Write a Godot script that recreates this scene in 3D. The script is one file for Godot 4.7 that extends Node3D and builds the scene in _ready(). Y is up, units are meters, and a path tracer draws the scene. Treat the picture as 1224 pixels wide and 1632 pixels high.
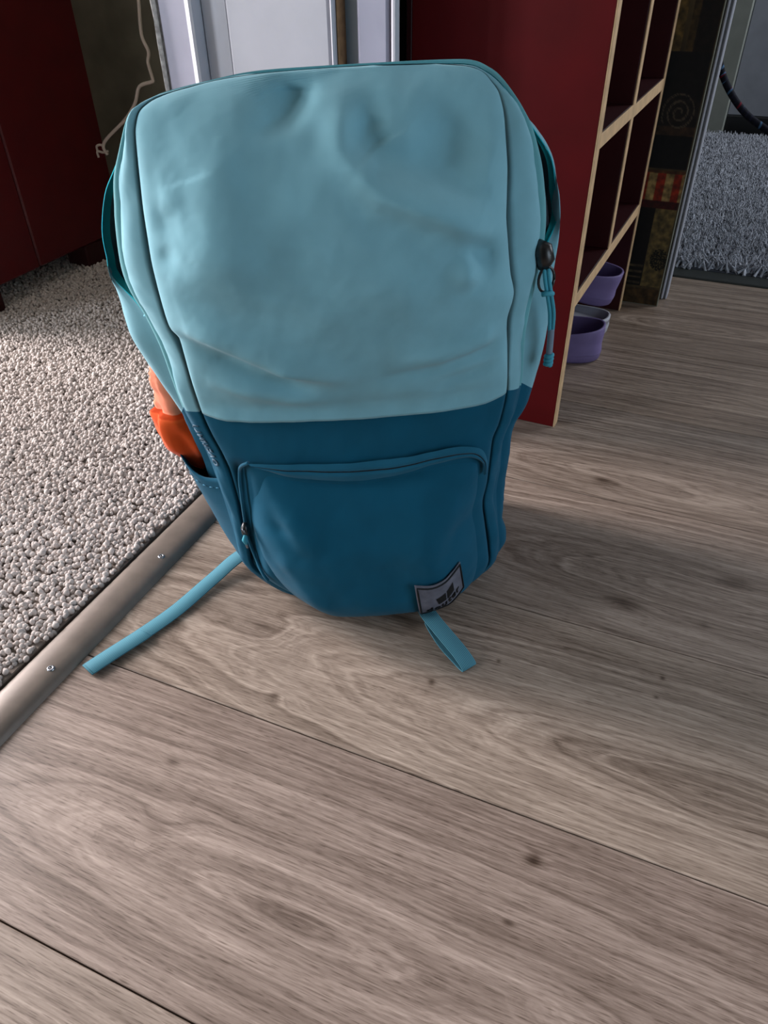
extends Node3D
# A school backpack standing on a laminate floor by a carpeted doorway.
# Plan units: one unit is the camera height (0.55 m); x along the planks, y up, z away from the camera.
const H := 0.55
const ROWS := 0.39917      # plank width in plan units
const ROW0 := -0.2003      # near seam of the first plank in view
var rng := RandomNumberGenerator.new()
var fn := FastNoiseLite.new()
var M := {}

func _ready():
	rng.seed = 7
	# ---------------------------------------------------------------- camera
	var cam := Camera3D.new()
	cam.name = "camera"
	var pitch := 0.665896
	var yaw := -0.408468
	var roll := -0.01225
	var fwd := Vector3(sin(yaw) * cos(pitch), -sin(pitch), -cos(yaw) * cos(pitch))
	var r0 := Vector3(cos(yaw), 0, sin(yaw))
	var u0 := Vector3(sin(yaw) * sin(pitch), cos(pitch), -cos(yaw) * sin(pitch))
	var rr := r0 * cos(roll) + u0 * sin(roll)
	var uu := u0 * cos(roll) - r0 * sin(roll)
	cam.transform = Transform3D(Basis(rr, uu, -fwd), Vector3(0, H, 0))
	cam.fov = 68.961
	cam.near = 0.02
	add_child(cam)
	cam.current = true
	# ---------------------------------------------------------------- sky, daylight, exposure
	var env := Environment.new()
	env.background_mode = Environment.BG_SKY
	var sky := Sky.new()
	var sm := ProceduralSkyMaterial.new()
	sm.sky_top_color = Color(0.62, 0.70, 0.80)
	sm.sky_horizon_color = Color(0.80, 0.83, 0.86)
	sm.ground_horizon_color = Color(0.45, 0.45, 0.43)
	sm.ground_bottom_color = Color(0.30, 0.30, 0.28)
	sm.energy_multiplier = 1.2
	sky.sky_material = sm
	env.sky = sky
	env.tonemap_mode = Environment.TONE_MAPPER_LINEAR
	env.tonemap_exposure = 1.0
	env.sdfgi_enabled = true
	env.ssao_enabled = true
	env.ssil_enabled = true
	var we := WorldEnvironment.new()
	we.name = "world_environment"
	we.environment = env
	add_child(we)
	window_light("window_daylight", P(-4.1, 1.75, 0.95), Vector3(1, 0, 0), Vector2(1.05 * H, 2.9 * H), Color(1.0, 0.97, 0.97), 10.0)
	window_light("near_window_daylight", P(-4.1, 1.75, -1.65), Vector3(1, 0, 0.0), Vector2(1.1 * H, 2.9 * H), Color(0.93, 0.96, 1.0), 4.6)
	window_light("hall_daylight", P(2.45, 1.25, 0.2), Vector3(-1, 0, 0), Vector2(1.7 * H, 2.1 * H), Color(0.82, 0.92, 1.0), 0.95)
	window_light("rug_room_daylight", P(2.45, 2.5, 4.4), Vector3(-1, 0, 0), Vector2(1.6 * H, 2.6 * H), Color(0.93, 0.96, 1.0), 3.2)
	# ---------------------------------------------------------------- scene
	materials()
	build_shell()
	build_floor()
	build_carpet()
	build_trim()
	build_red_cabinet()
	build_shoe_shelf()
	build_far_room()
	build_backpack()
	build_small_things()

func window_light(called: String, at: Vector3, dir: Vector3, size: Vector2, c: Color, e: float):
	var l := AreaLight3D.new()
	l.name = called
	l.area_size = size
	l.light_color = c
	l.light_energy = e
	l.shadow_enabled = true
	l.area_range = 12.0
	l.area_attenuation = 2.0
	add_child(l)
	l.look_at_from_position(at, at + dir, Vector3.UP)

# ==================================================================== helpers
func P(x: float, y: float, z: float) -> Vector3:
	return Vector3(x * H, y * H, -z * H)

func mat(c: Color, rough := 0.8, spec := 0.5) -> StandardMaterial3D:
	var m := StandardMaterial3D.new()
	m.albedo_color = c
	m.roughness = rough
	m.metallic_specular = spec
	return m

func noise_tex(freq: float, lo: Color, hi: Color, size := 256, sd := 1, octaves := 4) -> NoiseTexture2D:
	var n := FastNoiseLite.new()
	n.seed = sd
	n.frequency = freq
	n.fractal_octaves = octaves
	var g := Gradient.new()
	g.set_color(0, lo)
	g.set_color(1, hi)
	var t := NoiseTexture2D.new()
	t.width = size
	t.height = size
	t.seamless = true
	t.noise = n
	t.color_ramp = g
	return t

func mottled(c: Color, amount: float, scale: float, rough := 0.85, spec := 0.4, sd := 3) -> StandardMaterial3D:
	var m := mat(Color.WHITE, rough, spec)
	m.albedo_texture = noise_tex(0.03, c * (1.0 - amount), c * (1.0 + amount), 256, sd)
	m.uv1_triplanar = true
	m.uv1_scale = Vector3.ONE * scale
	return m

func rise(m: StandardMaterial3D, t: Texture2D, cm: float):
	m.heightmap_enabled = true
	m.heightmap_texture = t
	m.heightmap_scale = cm

func cloth(c: Color, sd: int) -> StandardMaterial3D:
	var m := mottled(c, 0.05, 3.0, 0.86, 0.3, sd)
	m.rim_enabled = true
	m.rim = 0.25
	m.rim_tint = 0.6
	return m

func materials():
	M.light = cloth(Color(0.485, 0.685, 0.735), 11)
	M.dark = cloth(Color(0.02, 0.315, 0.415), 12)
	M.dark.rim = 0.10
	M.tape_light = cloth(Color(0.38, 0.62, 0.65), 13)
	M.tape_bright = cloth(Color(0.14, 0.80, 0.84), 14)
	M.tape_bright.backlight_enabled = true
	M.tape_bright.backlight = Color(0.3, 0.95, 1.0)
	M.tape_dark = cloth(Color(0.09, 0.36, 0.46), 15)
	M.lining = mat(Color(0.22, 0.23, 0.26), 0.7, 0.4)
	M.cord_teal = mat(Color(0.25, 0.60, 0.68), 0.7, 0.4)
	M.cord_grey = mat(Color(0.45, 0.52, 0.58), 0.6, 0.4)
	M.webbing = mat(Color(0.40, 0.64, 0.70), 0.75, 0.35)
	M.webbing.albedo_texture = stripes(64, 11, Color(0.50, 0.60, 0.64), Color(1, 1, 1))
	M.web_edge = mat(Color(0.52, 0.82, 0.90), 0.8, 0.3)
	M.black = mat(Color(0.025, 0.025, 0.03), 0.35, 0.6)
	M.metal = mat(Color(0.55, 0.56, 0.58), 0.35, 0.6)
	M.metal.metallic = 0.85
	M.patch = mottled(Color(0.40, 0.40, 0.44), 0.16, 9.0, 0.8, 0.3, 16)
	M.ink = mat(Color(0.035, 0.04, 0.05), 0.6, 0.4)
	M.pale_print = mat(Color(0.35, 0.45, 0.52), 0.7, 0.4)
	M.stitch = mat(Color(0.25, 0.47, 0.58), 0.8, 0.3)
	M.orange = cloth(Color(0.93, 0.36, 0.13), 17)
	M.orange.backlight_enabled = true
	M.orange.backlight = Color(0.5, 0.2, 0.07)
	M.peach = cloth(Color(0.93, 0.55, 0.42), 18)
	M.red_chest = mottled(Color(0.29, 0.02, 0.045), 0.06, 1.5, 0.42, 0.4, 31)
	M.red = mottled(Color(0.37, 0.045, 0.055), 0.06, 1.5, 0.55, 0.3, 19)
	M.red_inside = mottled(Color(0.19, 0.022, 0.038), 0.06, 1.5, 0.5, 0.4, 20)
	M.banding = mottled(Color(0.80, 0.66, 0.50), 0.08, 6.0, 0.55, 0.4, 21)
	M.white_paint = mottled(Color(0.70, 0.70, 0.73), 0.02, 2.0, 0.45, 0.5, 22)
	M.lilac_paint = mottled(Color(0.64, 0.635, 0.70), 0.03, 2.0, 0.5, 0.5, 23)
	M.grey_paint = mottled(Color(0.60, 0.62, 0.63), 0.03, 2.0, 0.5, 0.45, 24)
	M.bare_wood = mottled(Color(0.55, 0.42, 0.30), 0.15, 8.0, 0.7, 0.3, 25)
	M.wall = mottled(Color(0.56, 0.545, 0.52), 0.02, 1.0, 0.9, 0.2, 26)
	M.ceiling = mat(Color(0.62, 0.62, 0.61), 0.95, 0.2)
	M.olive = mottled(Color(0.48, 0.475, 0.42), 0.10, 1.2, 0.9, 0.25, 27)
	M.strip = mottled(Color(0.46, 0.415, 0.38), 0.07, 5.0, 0.42, 0.5, 28)
	M.strip.metallic = 0.25
	M.backing = mat(Color(0.50, 0.46, 0.43), 0.95, 0.1)
	M.yarn = mat(Color.WHITE, 0.95, 0.1)
	M.yarn.vertex_color_use_as_albedo = true
	M.gap = mat(Color(0.12, 0.085, 0.065), 0.9, 0.1)
	M.glass = mat(Color(1, 1, 1, 0.06), 0.05, 0.5)
	M.glass.transparency = BaseMaterial3D.TRANSPARENCY_ALPHA
	M.lilac_rubber = mottled(Color(0.46, 0.40, 0.57), 0.05, 4.0, 0.6, 0.4, 29)
	M.white_rubber = mat(Color(0.72, 0.71, 0.74), 0.6, 0.4)
	M.cord_white = mat(Color(0.72, 0.68, 0.64), 0.7, 0.4)
	M.plaster = mottled(Color(0.62, 0.61, 0.60), 0.25, 14.0, 0.95, 0.1, 30)

func stripes(n: int, count: int, lo: Color, hi: Color) -> ImageTexture:
	var im := Image.create_empty(n * 2, n, false, Image.FORMAT_RGB8)
	for x in n * 2:
		for y in n:
			var a := 0.5 + 0.5 * sin(TAU * count * (y + 0.5) / n)
			var b := 0.5 + 0.5 * sin(TAU * 16.0 * (x + 0.5) / n + (PI if a > 0.5 else 0.0))
			im.set_pixel(x, y, lo.lerp(hi, pow(a, 0.7) * (0.75 + 0.25 * b)))
	return ImageTexture.create_from_image(im)

func numbered(parent: Node, called: String) -> String:
	var n := called
	var k := 1
	while parent.has_node(NodePath(n)):
		n = "%s_%03d" % [called, k]
		k += 1
	return n

func obj(called: String, mesh: Mesh, m: Material, parent: Node = null) -> MeshInstance3D:
	var o := MeshInstance3D.new()
	var home: Node = parent if parent else self
	o.name = numbered(home, called)
	o.mesh = mesh
	o.material_override = m
	home.add_child(o, true)
	return o

func thing(called: String, label: String, category: String, at := Vector3.ZERO, turn := 0.0, group := "", kind := "") -> Node3D:
	var o := Node3D.new()
	o.name = numbered(self, called)
	add_child(o, true)
	o.position = at
	o.rotation.y = turn
	tag(o, label, category, group, kind)
	return o

func tag(o: Node, label: String, category: String, group := "", kind := "") -> Node:
	o.set_meta("label", label)
	o.set_meta("category", category)
	if group:
		o.set_meta("group", group)
	if kind:
		o.set_meta("kind", kind)
	return o

# a box with chamfered edges; its texture lies on the xz plane when flat_uv
func box_mesh(size: Vector3, bevel := 0.002, flat_uv := false) -> ArrayMesh:
	var st := SurfaceTool.new()
	st.begin(Mesh.PRIMITIVE_TRIANGLES)
	add_box(st, size, Transform3D(), bevel, flat_uv)
	st.generate_normals()
	return st.commit()

func add_box(st: SurfaceTool, size: Vector3, tr: Transform3D, bevel := 0.002, flat_uv := false):
	var h := size * 0.5
	var b: float = minf(bevel, minf(h.x, minf(h.y, h.z)) * 0.9)
	st.set_smooth_group(-1)
	var faces := []
	var v := func(s: Vector3, ax: int) -> Vector3:
		var q := Vector3(h.x - b, h.y - b, h.z - b)
		q[ax] = h[ax]
		return Vector3(q.x * s.x, q.y * s.y, q.z * s.z)
	for ax in 3:
		var a1 := (ax + 1) % 3
		var a2 := (ax + 2) % 3
		for sg in [-1.0, 1.0]:
			var loop := []
			for c in [[-1.0, -1.0], [1.0, -1.0], [1.0, 1.0], [-1.0, 1.0]]:
				var s := Vector3()
				s[ax] = sg
				s[a1] = c[0]
				s[a2] = c[1]
				loop.append(v.call(s, ax))
			faces.append(loop)
	for ax in 3:
		var a1 := (ax + 1) % 3
		var a2 := (ax + 2) % 3
		for c in [[-1.0, -1.0], [1.0, -1.0], [1.0, 1.0], [-1.0, 1.0]]:
			var s := Vector3()
			s[a1] = c[0]
			s[a2] = c[1]
			var lo := s
			var hi := s
			lo[ax] = -1.0
			hi[ax] = 1.0
			faces.append([v.call(lo, a1), v.call(hi, a1), v.call(hi, a2), v.call(lo, a2)])
	for sx in [-1.0, 1.0]:
		for sy in [-1.0, 1.0]:
			for sz in [-1.0, 1.0]:
				var s := Vector3(sx, sy, sz)
				faces.append([v.call(s, 0), v.call(s, 1), v.call(s, 2)])
	for f in faces:
		var n: Vector3 = (f[1] - f[0]).cross(f[2] - f[0])
		var mid: Vector3 = (f[0] + f[1] + f[2]) / 3.0
		var order: Array = f.duplicate()
		if n.dot(mid) > 0:
			order.reverse()
		for k in range(1, order.size() - 1):
			for q in [order[0], order[k], order[k + 1]]:
				if flat_uv:
					st.set_uv(Vector2(q.x / size.x + 0.5, 0.5 + q.z / size.z))
				else:
					st.set_uv(Vector2(q.x + q.z, q.y))
				st.add_vertex(tr * q)

func box(called: String, lo: Vector3, hi: Vector3, m: Material, parent: Node = null, bevel := 0.002) -> MeshInstance3D:
	# lo and hi in plan units; the node sits at the box's middle
	var a := P(lo.x, lo.y, lo.z)
	var b := P(hi.x, hi.y, hi.z)
	var o := obj(called, box_mesh((b - a).abs(), bevel), m, parent)
	o.position = (a + b) * 0.5
	if parent is Node3D:
		o.position = (parent as Node3D).transform.affine_inverse() * o.position
	return o

# a smooth sheet through rows of points
func grid(rows: Array, flip := false) -> ArrayMesh:
	var st := SurfaceTool.new()
	st.begin(Mesh.PRIMITIVE_TRIANGLES)
	add_grid(st, rows, flip)
	st.generate_normals()
	return st.commit()

var vertex_base := 0
func add_grid(st: SurfaceTool, rows: Array, flip := false, first := 0) -> int:
	st.set_smooth_group(0)
	var nr := rows.size()
	var nc: int = rows[0].size()
	for i in nr:
		var row: PackedVector3Array = rows[i]
		for j in nc:
			st.set_uv(Vector2(float(j) / (nc - 1), float(i) / (nr - 1)))
			st.add_vertex(row[j])
	for i in nr - 1:
		for j in nc - 1:
			var a := first + i * nc + j
			var b := a + nc
			if flip:
				for q in [a, a + 1, b + 1, a, b + 1, b]:
					st.add_index(q)
			else:
				for q in [a, b, b + 1, a, b + 1, a + 1]:
					st.add_index(q)
	return first + nr * nc

# a sheet with thickness: outer rows, inner rows and a rim
func shell(rows: Array, thick: float, flip := false) -> ArrayMesh:
	var nr := rows.size()
	var nc: int = rows[0].size()
	var inner := []
	for i in nr:
		var line := PackedVector3Array()
		for j in nc:
			var du: Vector3 = rows[i][mini(j + 1, nc - 1)] - rows[i][maxi(j - 1, 0)]
			var dv: Vector3 = rows[mini(i + 1, nr - 1)][j] - rows[maxi(i - 1, 0)][j]
			var n := du.cross(dv).normalized() * (-1.0 if flip else 1.0)
			line.append(rows[i][j] - n * thick)
		inner.append(line)
	var st := SurfaceTool.new()
	st.begin(Mesh.PRIMITIVE_TRIANGLES)
	var f := add_grid(st, rows, flip)
	f = add_grid(st, inner, not flip, f)
	for e in 4:
		var a := PackedVector3Array()
		var b := PackedVector3Array()
		var n := nc if e < 2 else nr
		for k in n:
			var i: int = [0, nr - 1, k, k][e]
			var j: int = [k, k, 0, nc - 1][e]
			a.append(rows[i][j])
			b.append(inner[i][j])
		f = add_grid(st, [b, a] if e == 0 or e == 3 else [a, b], flip, f)
	st.generate_normals()
	return st.commit()

func tube(pts: Array, radius, sides := 10, closed_ends := true) -> ArrayMesh:
	# radius: a number or one per point
	var rows := []
	var up := Vector3(0.13, 0.95, 0.27).normalized()
	var n := pts.size()
	for i in n:
		var t: Vector3 = (pts[mini(i + 1, n - 1)] - pts[maxi(i - 1, 0)]).normalized()
		var s := t.cross(up)
		if s.length() < 0.05:
			s = t.cross(Vector3(1, 0, 0))
		s = s.normalized()
		up = s.cross(t).normalized()
		var r: float = radius[i] if radius is Array else radius
		var line := PackedVector3Array()
		for k in sides + 1:
			var a := TAU * k / sides
			line.append(pts[i] + (s * cos(a) + up * sin(a)) * r)
		rows.append(line)
	if closed_ends:
		var a0 := PackedVector3Array()
		var a1 := PackedVector3Array()
		for k in sides + 1:
			a0.append(pts[0])
			a1.append(pts[n - 1])
		rows.push_front(a0)
		rows.push_back(a1)
	return grid(rows, true)

func smooth_path(pts: Array, per := 8) -> Array:
	var out := []
	var n := pts.size()
	for i in n - 1:
		var a = pts[maxi(i - 1, 0)]
		var d = pts[mini(i + 2, n - 1)]
		for k in per:
			var t := float(k) / per
			out.append(pts[i].cubic_interpolate(pts[i + 1], a, d, t))
	out.append(pts[n - 1])
	return out

# smooth look-up in a table of [x, y] pairs
func tab(t: Array, x: float) -> float:
	var n := t.size()
	if x <= t[0][0]:
		return t[0][1]
	if x >= t[n - 1][0]:
		return t[n - 1][1]
	var i := 0
	while x > t[i + 1][0]:
		i += 1
	var x0: float = t[i][0]
	var x1: float = t[i + 1][0]
	var y0: float = t[i][1]
	var y1: float = t[i + 1][1]
	var d := (y1 - y0) / (x1 - x0)
	var m0 := d
	var m1 := d
	if i > 0:
		var e: float = (y0 - t[i - 1][1]) / (x0 - t[i - 1][0])
		m0 = 0.0 if e * d <= 0 else 2.0 * e * d / (e + d)
	if i < n - 2:
		var e: float = (t[i + 2][1] - y1) / (t[i + 2][0] - x1)
		m1 = 0.0 if e * d <= 0 else 2.0 * e * d / (e + d)
	var s := (x - x0) / (x1 - x0)
	var s2 := s * s
	var s3 := s2 * s
	return (2 * s3 - 3 * s2 + 1) * y0 + (s3 - 2 * s2 + s) * (x1 - x0) * m0 + (3 * s2 - 2 * s3) * y1 + (s3 - s2) * (x1 - x0) * m1

func lathe(profile: Array, sides := 24) -> ArrayMesh:
	var rows := []
	for q in profile:
		var line := PackedVector3Array()
		for k in sides + 1:
			var a := TAU * k / sides
			line.append(Vector3(cos(a) * q.x, q.y, sin(a) * q.x))
		rows.append(line)
	return grid(rows, true)

# ==================================================================== the rooms
func wall_with_hole(called: String, x0: float, x1: float, z0: float, z1: float, hz0: float, hz1: float, hy0: float, hy1: float, m: Material, label: String):
	var w := thing(called, label, "wall", Vector3.ZERO, 0.0, "", "structure")
	var top := 4.4
	box("lower_section", Vector3(x0, 0, hz0), Vector3(x1, hy0, hz1), m, w, 0.0005)
	box("upper_section", Vector3(x0, hy1, hz0), Vector3(x1, top, hz1), m, w, 0.0005)
	box("near_section", Vector3(x0, 0, z0), Vector3(x1, top, hz0), m, w, 0.0005)
	box("far_section", Vector3(x0, 0, hz1), Vector3(x1, top, z1), m, w, 0.0005)

func window_unit(called: String, x: float, z0: float, z1: float, y0: float, y1: float, label: String):
	var w := thing(called, label, "window", P(x, y0, (z0 + z1) * 0.5), 0.0, "", "structure")
	var f := 0.09
	for q in [[z0, z0 + f, y0, y1], [z1 - f, z1, y0, y1], [z0 + f, z1 - f, y0, y0 + f], [z0 + f, z1 - f, y1 - f, y1], [(z0 + z1) * 0.5 - f * 0.5, (z0 + z1) * 0.5 + f * 0.5, y0 + f, y1 - f]]:
		box("frame_bar", Vector3(x - 0.05, q[2], q[0]), Vector3(x + 0.05, q[3], q[1]), M.white_paint, w, 0.004)
	var mid := (z0 + z1) * 0.5
	for q in [[z0 + f, mid - f * 0.5], [mid + f * 0.5, z1 - f]]:
		box("pane", Vector3(x - 0.006, y0 + f, q[0]), Vector3(x + 0.006, y1 - f, q[1]), M.glass, w, 0.0005)

func build_shell():
	# the left wall of the carpeted room, with its window
	wall_with_hole("wall_left_near", -4.5, -4.25, -2.6, -0.8, -2.25, -1.05, 0.15, 3.35, M.wall, "plain wall of the carpeted room with the window nearer the camera")
	window_unit("window_4", -4.38, -2.25, -1.05, 0.15, 3.35, "white framed window of the carpeted room nearer the camera")
	wall_with_hole("wall_left", -4.5, -4.25, -0.8, 7.0, 0.36, 1.54, 0.15, 3.35, M.wall, "plain wall of the carpeted room that holds the window")
	window_unit("window_1", -4.38, 0.36, 1.54, 0.15, 3.35, "white framed window that lights the carpeted room")
	wall_with_hole("wall_right", 2.6, 2.85, -2.6, 2.74, -0.75, 1.15, 0.10, 2.40, M.wall, "plain wall on the hall side with a second window")
	wall_with_hole("wall_right_far", 2.6, 2.85, 2.74, 7.0, 3.55, 5.25, 1.15, 3.85, M.wall, "plain wall of the rug room with a third window")
	window_unit("window_3", 2.72, 3.55, 5.25, 1.15, 3.85, "white framed window that lights the rug room")
	window_unit("window_2", 2.72, -0.75, 1.15, 0.10, 2.40, "white framed window on the hall side")
	tag(box("wall_back", Vector3(-4.5, 0, -2.85), Vector3(2.85, 4.4, -2.6), M.wall, null, 0.0005), "plain wall behind the camera", "wall", "", "structure")
	tag(box("wall_olive", Vector3(-4.25, 0, 2.75), Vector3(-1.13, 4.4, 2.9), M.olive, null, 0.0005), "dark olive wall behind the red chest in the carpeted room", "wall", "", "structure")
	tag(box("wall_far", Vector3(-4.5, 0, 7.0), Vector3(2.85, 4.4, 7.25), M.wall, null, 0.0005), "plain far wall past the grey rug room", "wall", "", "structure")
	tag(box("ceiling", Vector3(-4.5, 4.4, -2.85), Vector3(2.85, 4.6, 7.25), M.ceiling, null, 0.0005), "plain white ceiling above both rooms", "ceiling", "", "structure")
	# the wall between the carpeted room and the hall: past the doorway, and before it
	tag(box("wall_partition", Vector3(-1.13, 0, 1.62), Vector3(-0.80, 4.4, 2.75), M.olive, null, 0.0005), "dark wall between carpeted room and hall, behind the white pier", "wall", "", "structure")
	tag(box("wall_partition_near", Vector3(-1.13, 0, -2.6), Vector3(-0.80, 4.4, -0.75), M.wall, null, 0.0005), "wall between the rooms on the near side of the doorway", "wall", "", "structure")
	tag(box("wall_lintel", Vector3(-1.13, 3.75, -0.75), Vector3(-0.83, 4.4, 1.62), M.wall, null, 0.0005), "wall above the wide doorway", "wall", "", "structure")
	# the end of the hall, with the doorway to the grey rug room
	tag(box("wall_hall_end", Vector3(-0.80, 0, 2.60), Vector3(-0.105, 4.4, 2.74), M.olive, null, 0.0005), "dark wall at the end of the hall behind the poster", "wall", "", "structure")
	tag(box("wall_hall_end_right", Vector3(1.3, 0, 2.60), Vector3(2.6, 4.4, 2.74), M.wall, null, 0.0005), "wall at the end of the hall right of the doorway", "wall", "", "structure")
	tag(box("wall_hall_end_top", Vector3(-0.105, 3.7, 2.60), Vector3(1.3, 4.4, 2.74), M.wall, null, 0.0005), "wall above the doorway at the end of the hall", "wall", "", "structure")

# -------------------------------------------------------------------- wood
var knots := [
	# x, z, length, width, rise: where the grain swells round a knot
	[-0.525, 0.352, 0.018, 0.014, 0.016], [-0.515, 0.392, 0.045, 0.024, 0.030], [-0.563, 0.478, 0.022, 0.012, 0.012],
	[-0.019, 0.541, 0.022, 0.014, 0.014], [-0.029, 0.449, 0.018, 0.010, 0.010], [-0.481, 0.648, 0.020, 0.012, 0.012], [-0.576, 0.772, 0.075, 0.036, 0.055],
	[-0.251, 0.772, 0.016, 0.010, 0.010], [0.025, 1.082, 0.055, 0.026, 0.032], [0.205, 1.215, 0.085, 0.036, 0.040], [-0.082, 1.462, 0.060, 0.026, 0.034],
	[0.02, 0.300, 0.12, 0.035, 0.04], [0.08, 1.50, 0.12, 0.03, 0.04], [0.15, 1.98, 0.12, 0.04, 0.05], [0.1, 2.3, 0.14, 0.04, 0.05]]
var specks := [
	# x, z, length, width, depth of the dark spot
	[-0.520, 0.375, 0.016, 0.010, 0.30], [-0.563, 0.478, 0.010, 0.006, 0.6], [-0.019, 0.541, 0.011, 0.009, 0.95], [-0.029, 0.449, 0.008, 0.005, 0.7], [-0.481, 0.648, 0.009, 0.005, 0.7],
	[-0.251, 0.772, 0.006, 0.005, 0.9], [0.020, 1.082, 0.030, 0.014, 0.75], [0.205, 1.222, 0.030, 0.016, 0.6], [-0.09, 1.465, 0.018, 0.010, 0.8], [-0.06, 1.462, 0.012, 0.008, 0.5],
	[-0.576, 0.775, 0.028, 0.010, 0.5], [-0.29, 0.350, 0.05, 0.012, 0.22], [0.105, 0.93, 0.004, 0.004, 0.8], [-0.16, 0.86, 0.004, 0.004, 0.8], [0.10, 0.885, 0.004, 0.003, 0.7], [-0.06, 1.19, 0.010, 0.005, 0.5], [0.16, 1.08, 0.012, 0.005, 0.4]]

# where each row's cathedral grain has its heart: x, z, and how fast it closes along the plank
var hearts := [[0.2, -0.42, 0.05], [-0.270, 0.345, 0.15], [0.22, 0.735, 0.16], [0.16, 1.16, 0.20], [0.03, 1.492, 0.22], [0.1, 2.35, 0.1], [0.05, 2.40, 0.16], [0.1, 2.4, 0.1], [0.0, 0.3, 0.1]]

func wood_texture(row: int, w: int, h: int, x0: float, x1: float, z0: float, tint: Color) -> ImageTexture:
	var n := FastNoiseLite.new()
	n.seed = 40 + row
	n.noise_type = FastNoiseLite.TYPE_SIMPLEX_SMOOTH
	n.frequency = 0.16
	n.fractal_octaves = 4
	# fine fibres: noise drawn out along the plank
	var fine := n.get_image(w / 40, h)
	fine.convert(Image.FORMAT_L8)
	fine.resize(w, h, Image.INTERPOLATE_CUBIC)
	n.frequency = 0.5
	n.seed += 100
	var pores := n.get_image(w / 20, h)
	pores.convert(Image.FORMAT_L8)
	pores.resize(w, h, Image.INTERPOLATE_CUBIC)
	n.frequency = 0.03
	n.seed += 100
	var broad := n.get_image(w / 8, h)
	broad.convert(Image.FORMAT_L8)
	broad.resize(w, h, Image.INTERPOLATE_CUBIC)
	n.seed += 100
	n.frequency = 0.035
	var warp := n.get_image(w / 10, h / 2)
	warp.convert(Image.FORMAT_L8)
	warp.resize(w, h, Image.INTERPOLATE_CUBIC)
	var fd := fine.get_data()
	var pd := pores.get_data()
	var bd := broad.get_data()
	var wd := warp.get_data()
	# a table of ring tones
	var ring := PackedFloat32Array()
	ring.resize(4096)
	n.seed = 900 + row
	n.frequency = 1.0
	n.fractal_octaves = 4
	n.fractal_gain = 0.62
	for k in 4096:
		var t := 0.8 * n.get_noise_1d(k * 0.030) + 0.26 * sin(6.0 * n.get_noise_1d(k * 0.009 + 900.0))
		ring[k] = t - 0.35 * absf(n.get_noise_1d(k * 0.09 + 500.0))
	n.fractal_gain = 0.5
	var hq: Array = hearts[clampi(row, 0, 8)]
	var ks := []
	for q in knots:
		if q[1] > z0 - 0.05 and q[1] < z0 + ROWS + 0.05:
			ks.append(q)
	var ss := []
	for q in specks:
		if q[1] > z0 and q[1] < z0 + ROWS:
			ss.append(q)
	var swell := PackedFloat32Array()
	swell.resize(w * h)
	var dark := PackedFloat32Array()
	dark.resize(w * h)
	for pass_no in 2:
		for q in (ks if pass_no == 0 else ss):
			var reach := 3.0 if pass_no == 0 else 2.2
			var cx: float = (q[0] - x0) / (x1 - x0) * w
			var cy: float = (1.0 - (q[1] - z0) / ROWS) * h
			var rx: float = q[2] / (x1 - x0) * w
			var ry: float = q[3] / ROWS * h
			for y in range(maxi(0, int(cy - ry * reach)), mini(h, int(cy + ry * reach))):
				var b := (y - cy) / ry
				for x in range(maxi(0, int(cx - rx * reach)), mini(w, int(cx + rx * reach))):
					var a := (x - cx) / rx
					var e := exp(-a * a - b * b) * float(q[4])
					if pass_no == 0:
						swell[y * w + x] += e
					else:
						dark[y * w + x] += e
	var out := PackedByteArray()
	out.resize(w * h * 3)
	var k := 0
	var cr := tint.r * 255.0
	var cg := tint.g * 255.0
	var cb := tint.b * 255.0
	for y in h:
		var z := z0 + ROWS * (1.0 - float(y) / h)
		var dz: float = z - hq[1]
		var dz2 := dz * dz
		var he: float = hq[2]
		var hx: float = hq[0]
		var sx := (x1 - x0) / w
		for x in w:
			var wv := wd[k] - 128
			var dx := (x0 + x * sx - hx) * he
			var g := int(sqrt(dz2 + dx * dx) * 3000.0 + swell[k] * 1700.0 + wv * 0.13) & 4095
			var t := 1.05 + ring[g] * 0.30 + (bd[k] - 128) * 0.0006 + (fd[k] - 128) * 0.0012
			var po := pd[k]
			if po < 100:
				t -= (100 - po) * 0.0046
			elif po > 168:
				t += (po - 168) * 0.0016
			t -= minf(dark[k], 1.0) * 0.55 * (0.7 + 0.6 * po / 255.0)
			var j := k * 3
			var f := t - 1.0
			out[j] = clampi(int(cr * (1.0 + f * 0.95)), 0, 255)
			out[j + 1] = clampi(int(cg * (1.0 + f * 1.05)), 0, 255)
			out[j + 2] = clampi(int(cb * (1.0 + f * 1.13)), 0, 255)
			k += 1
	return ImageTexture.create_from_image(Image.create_from_data(w, h, false, Image.FORMAT_RGB8, out))

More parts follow.
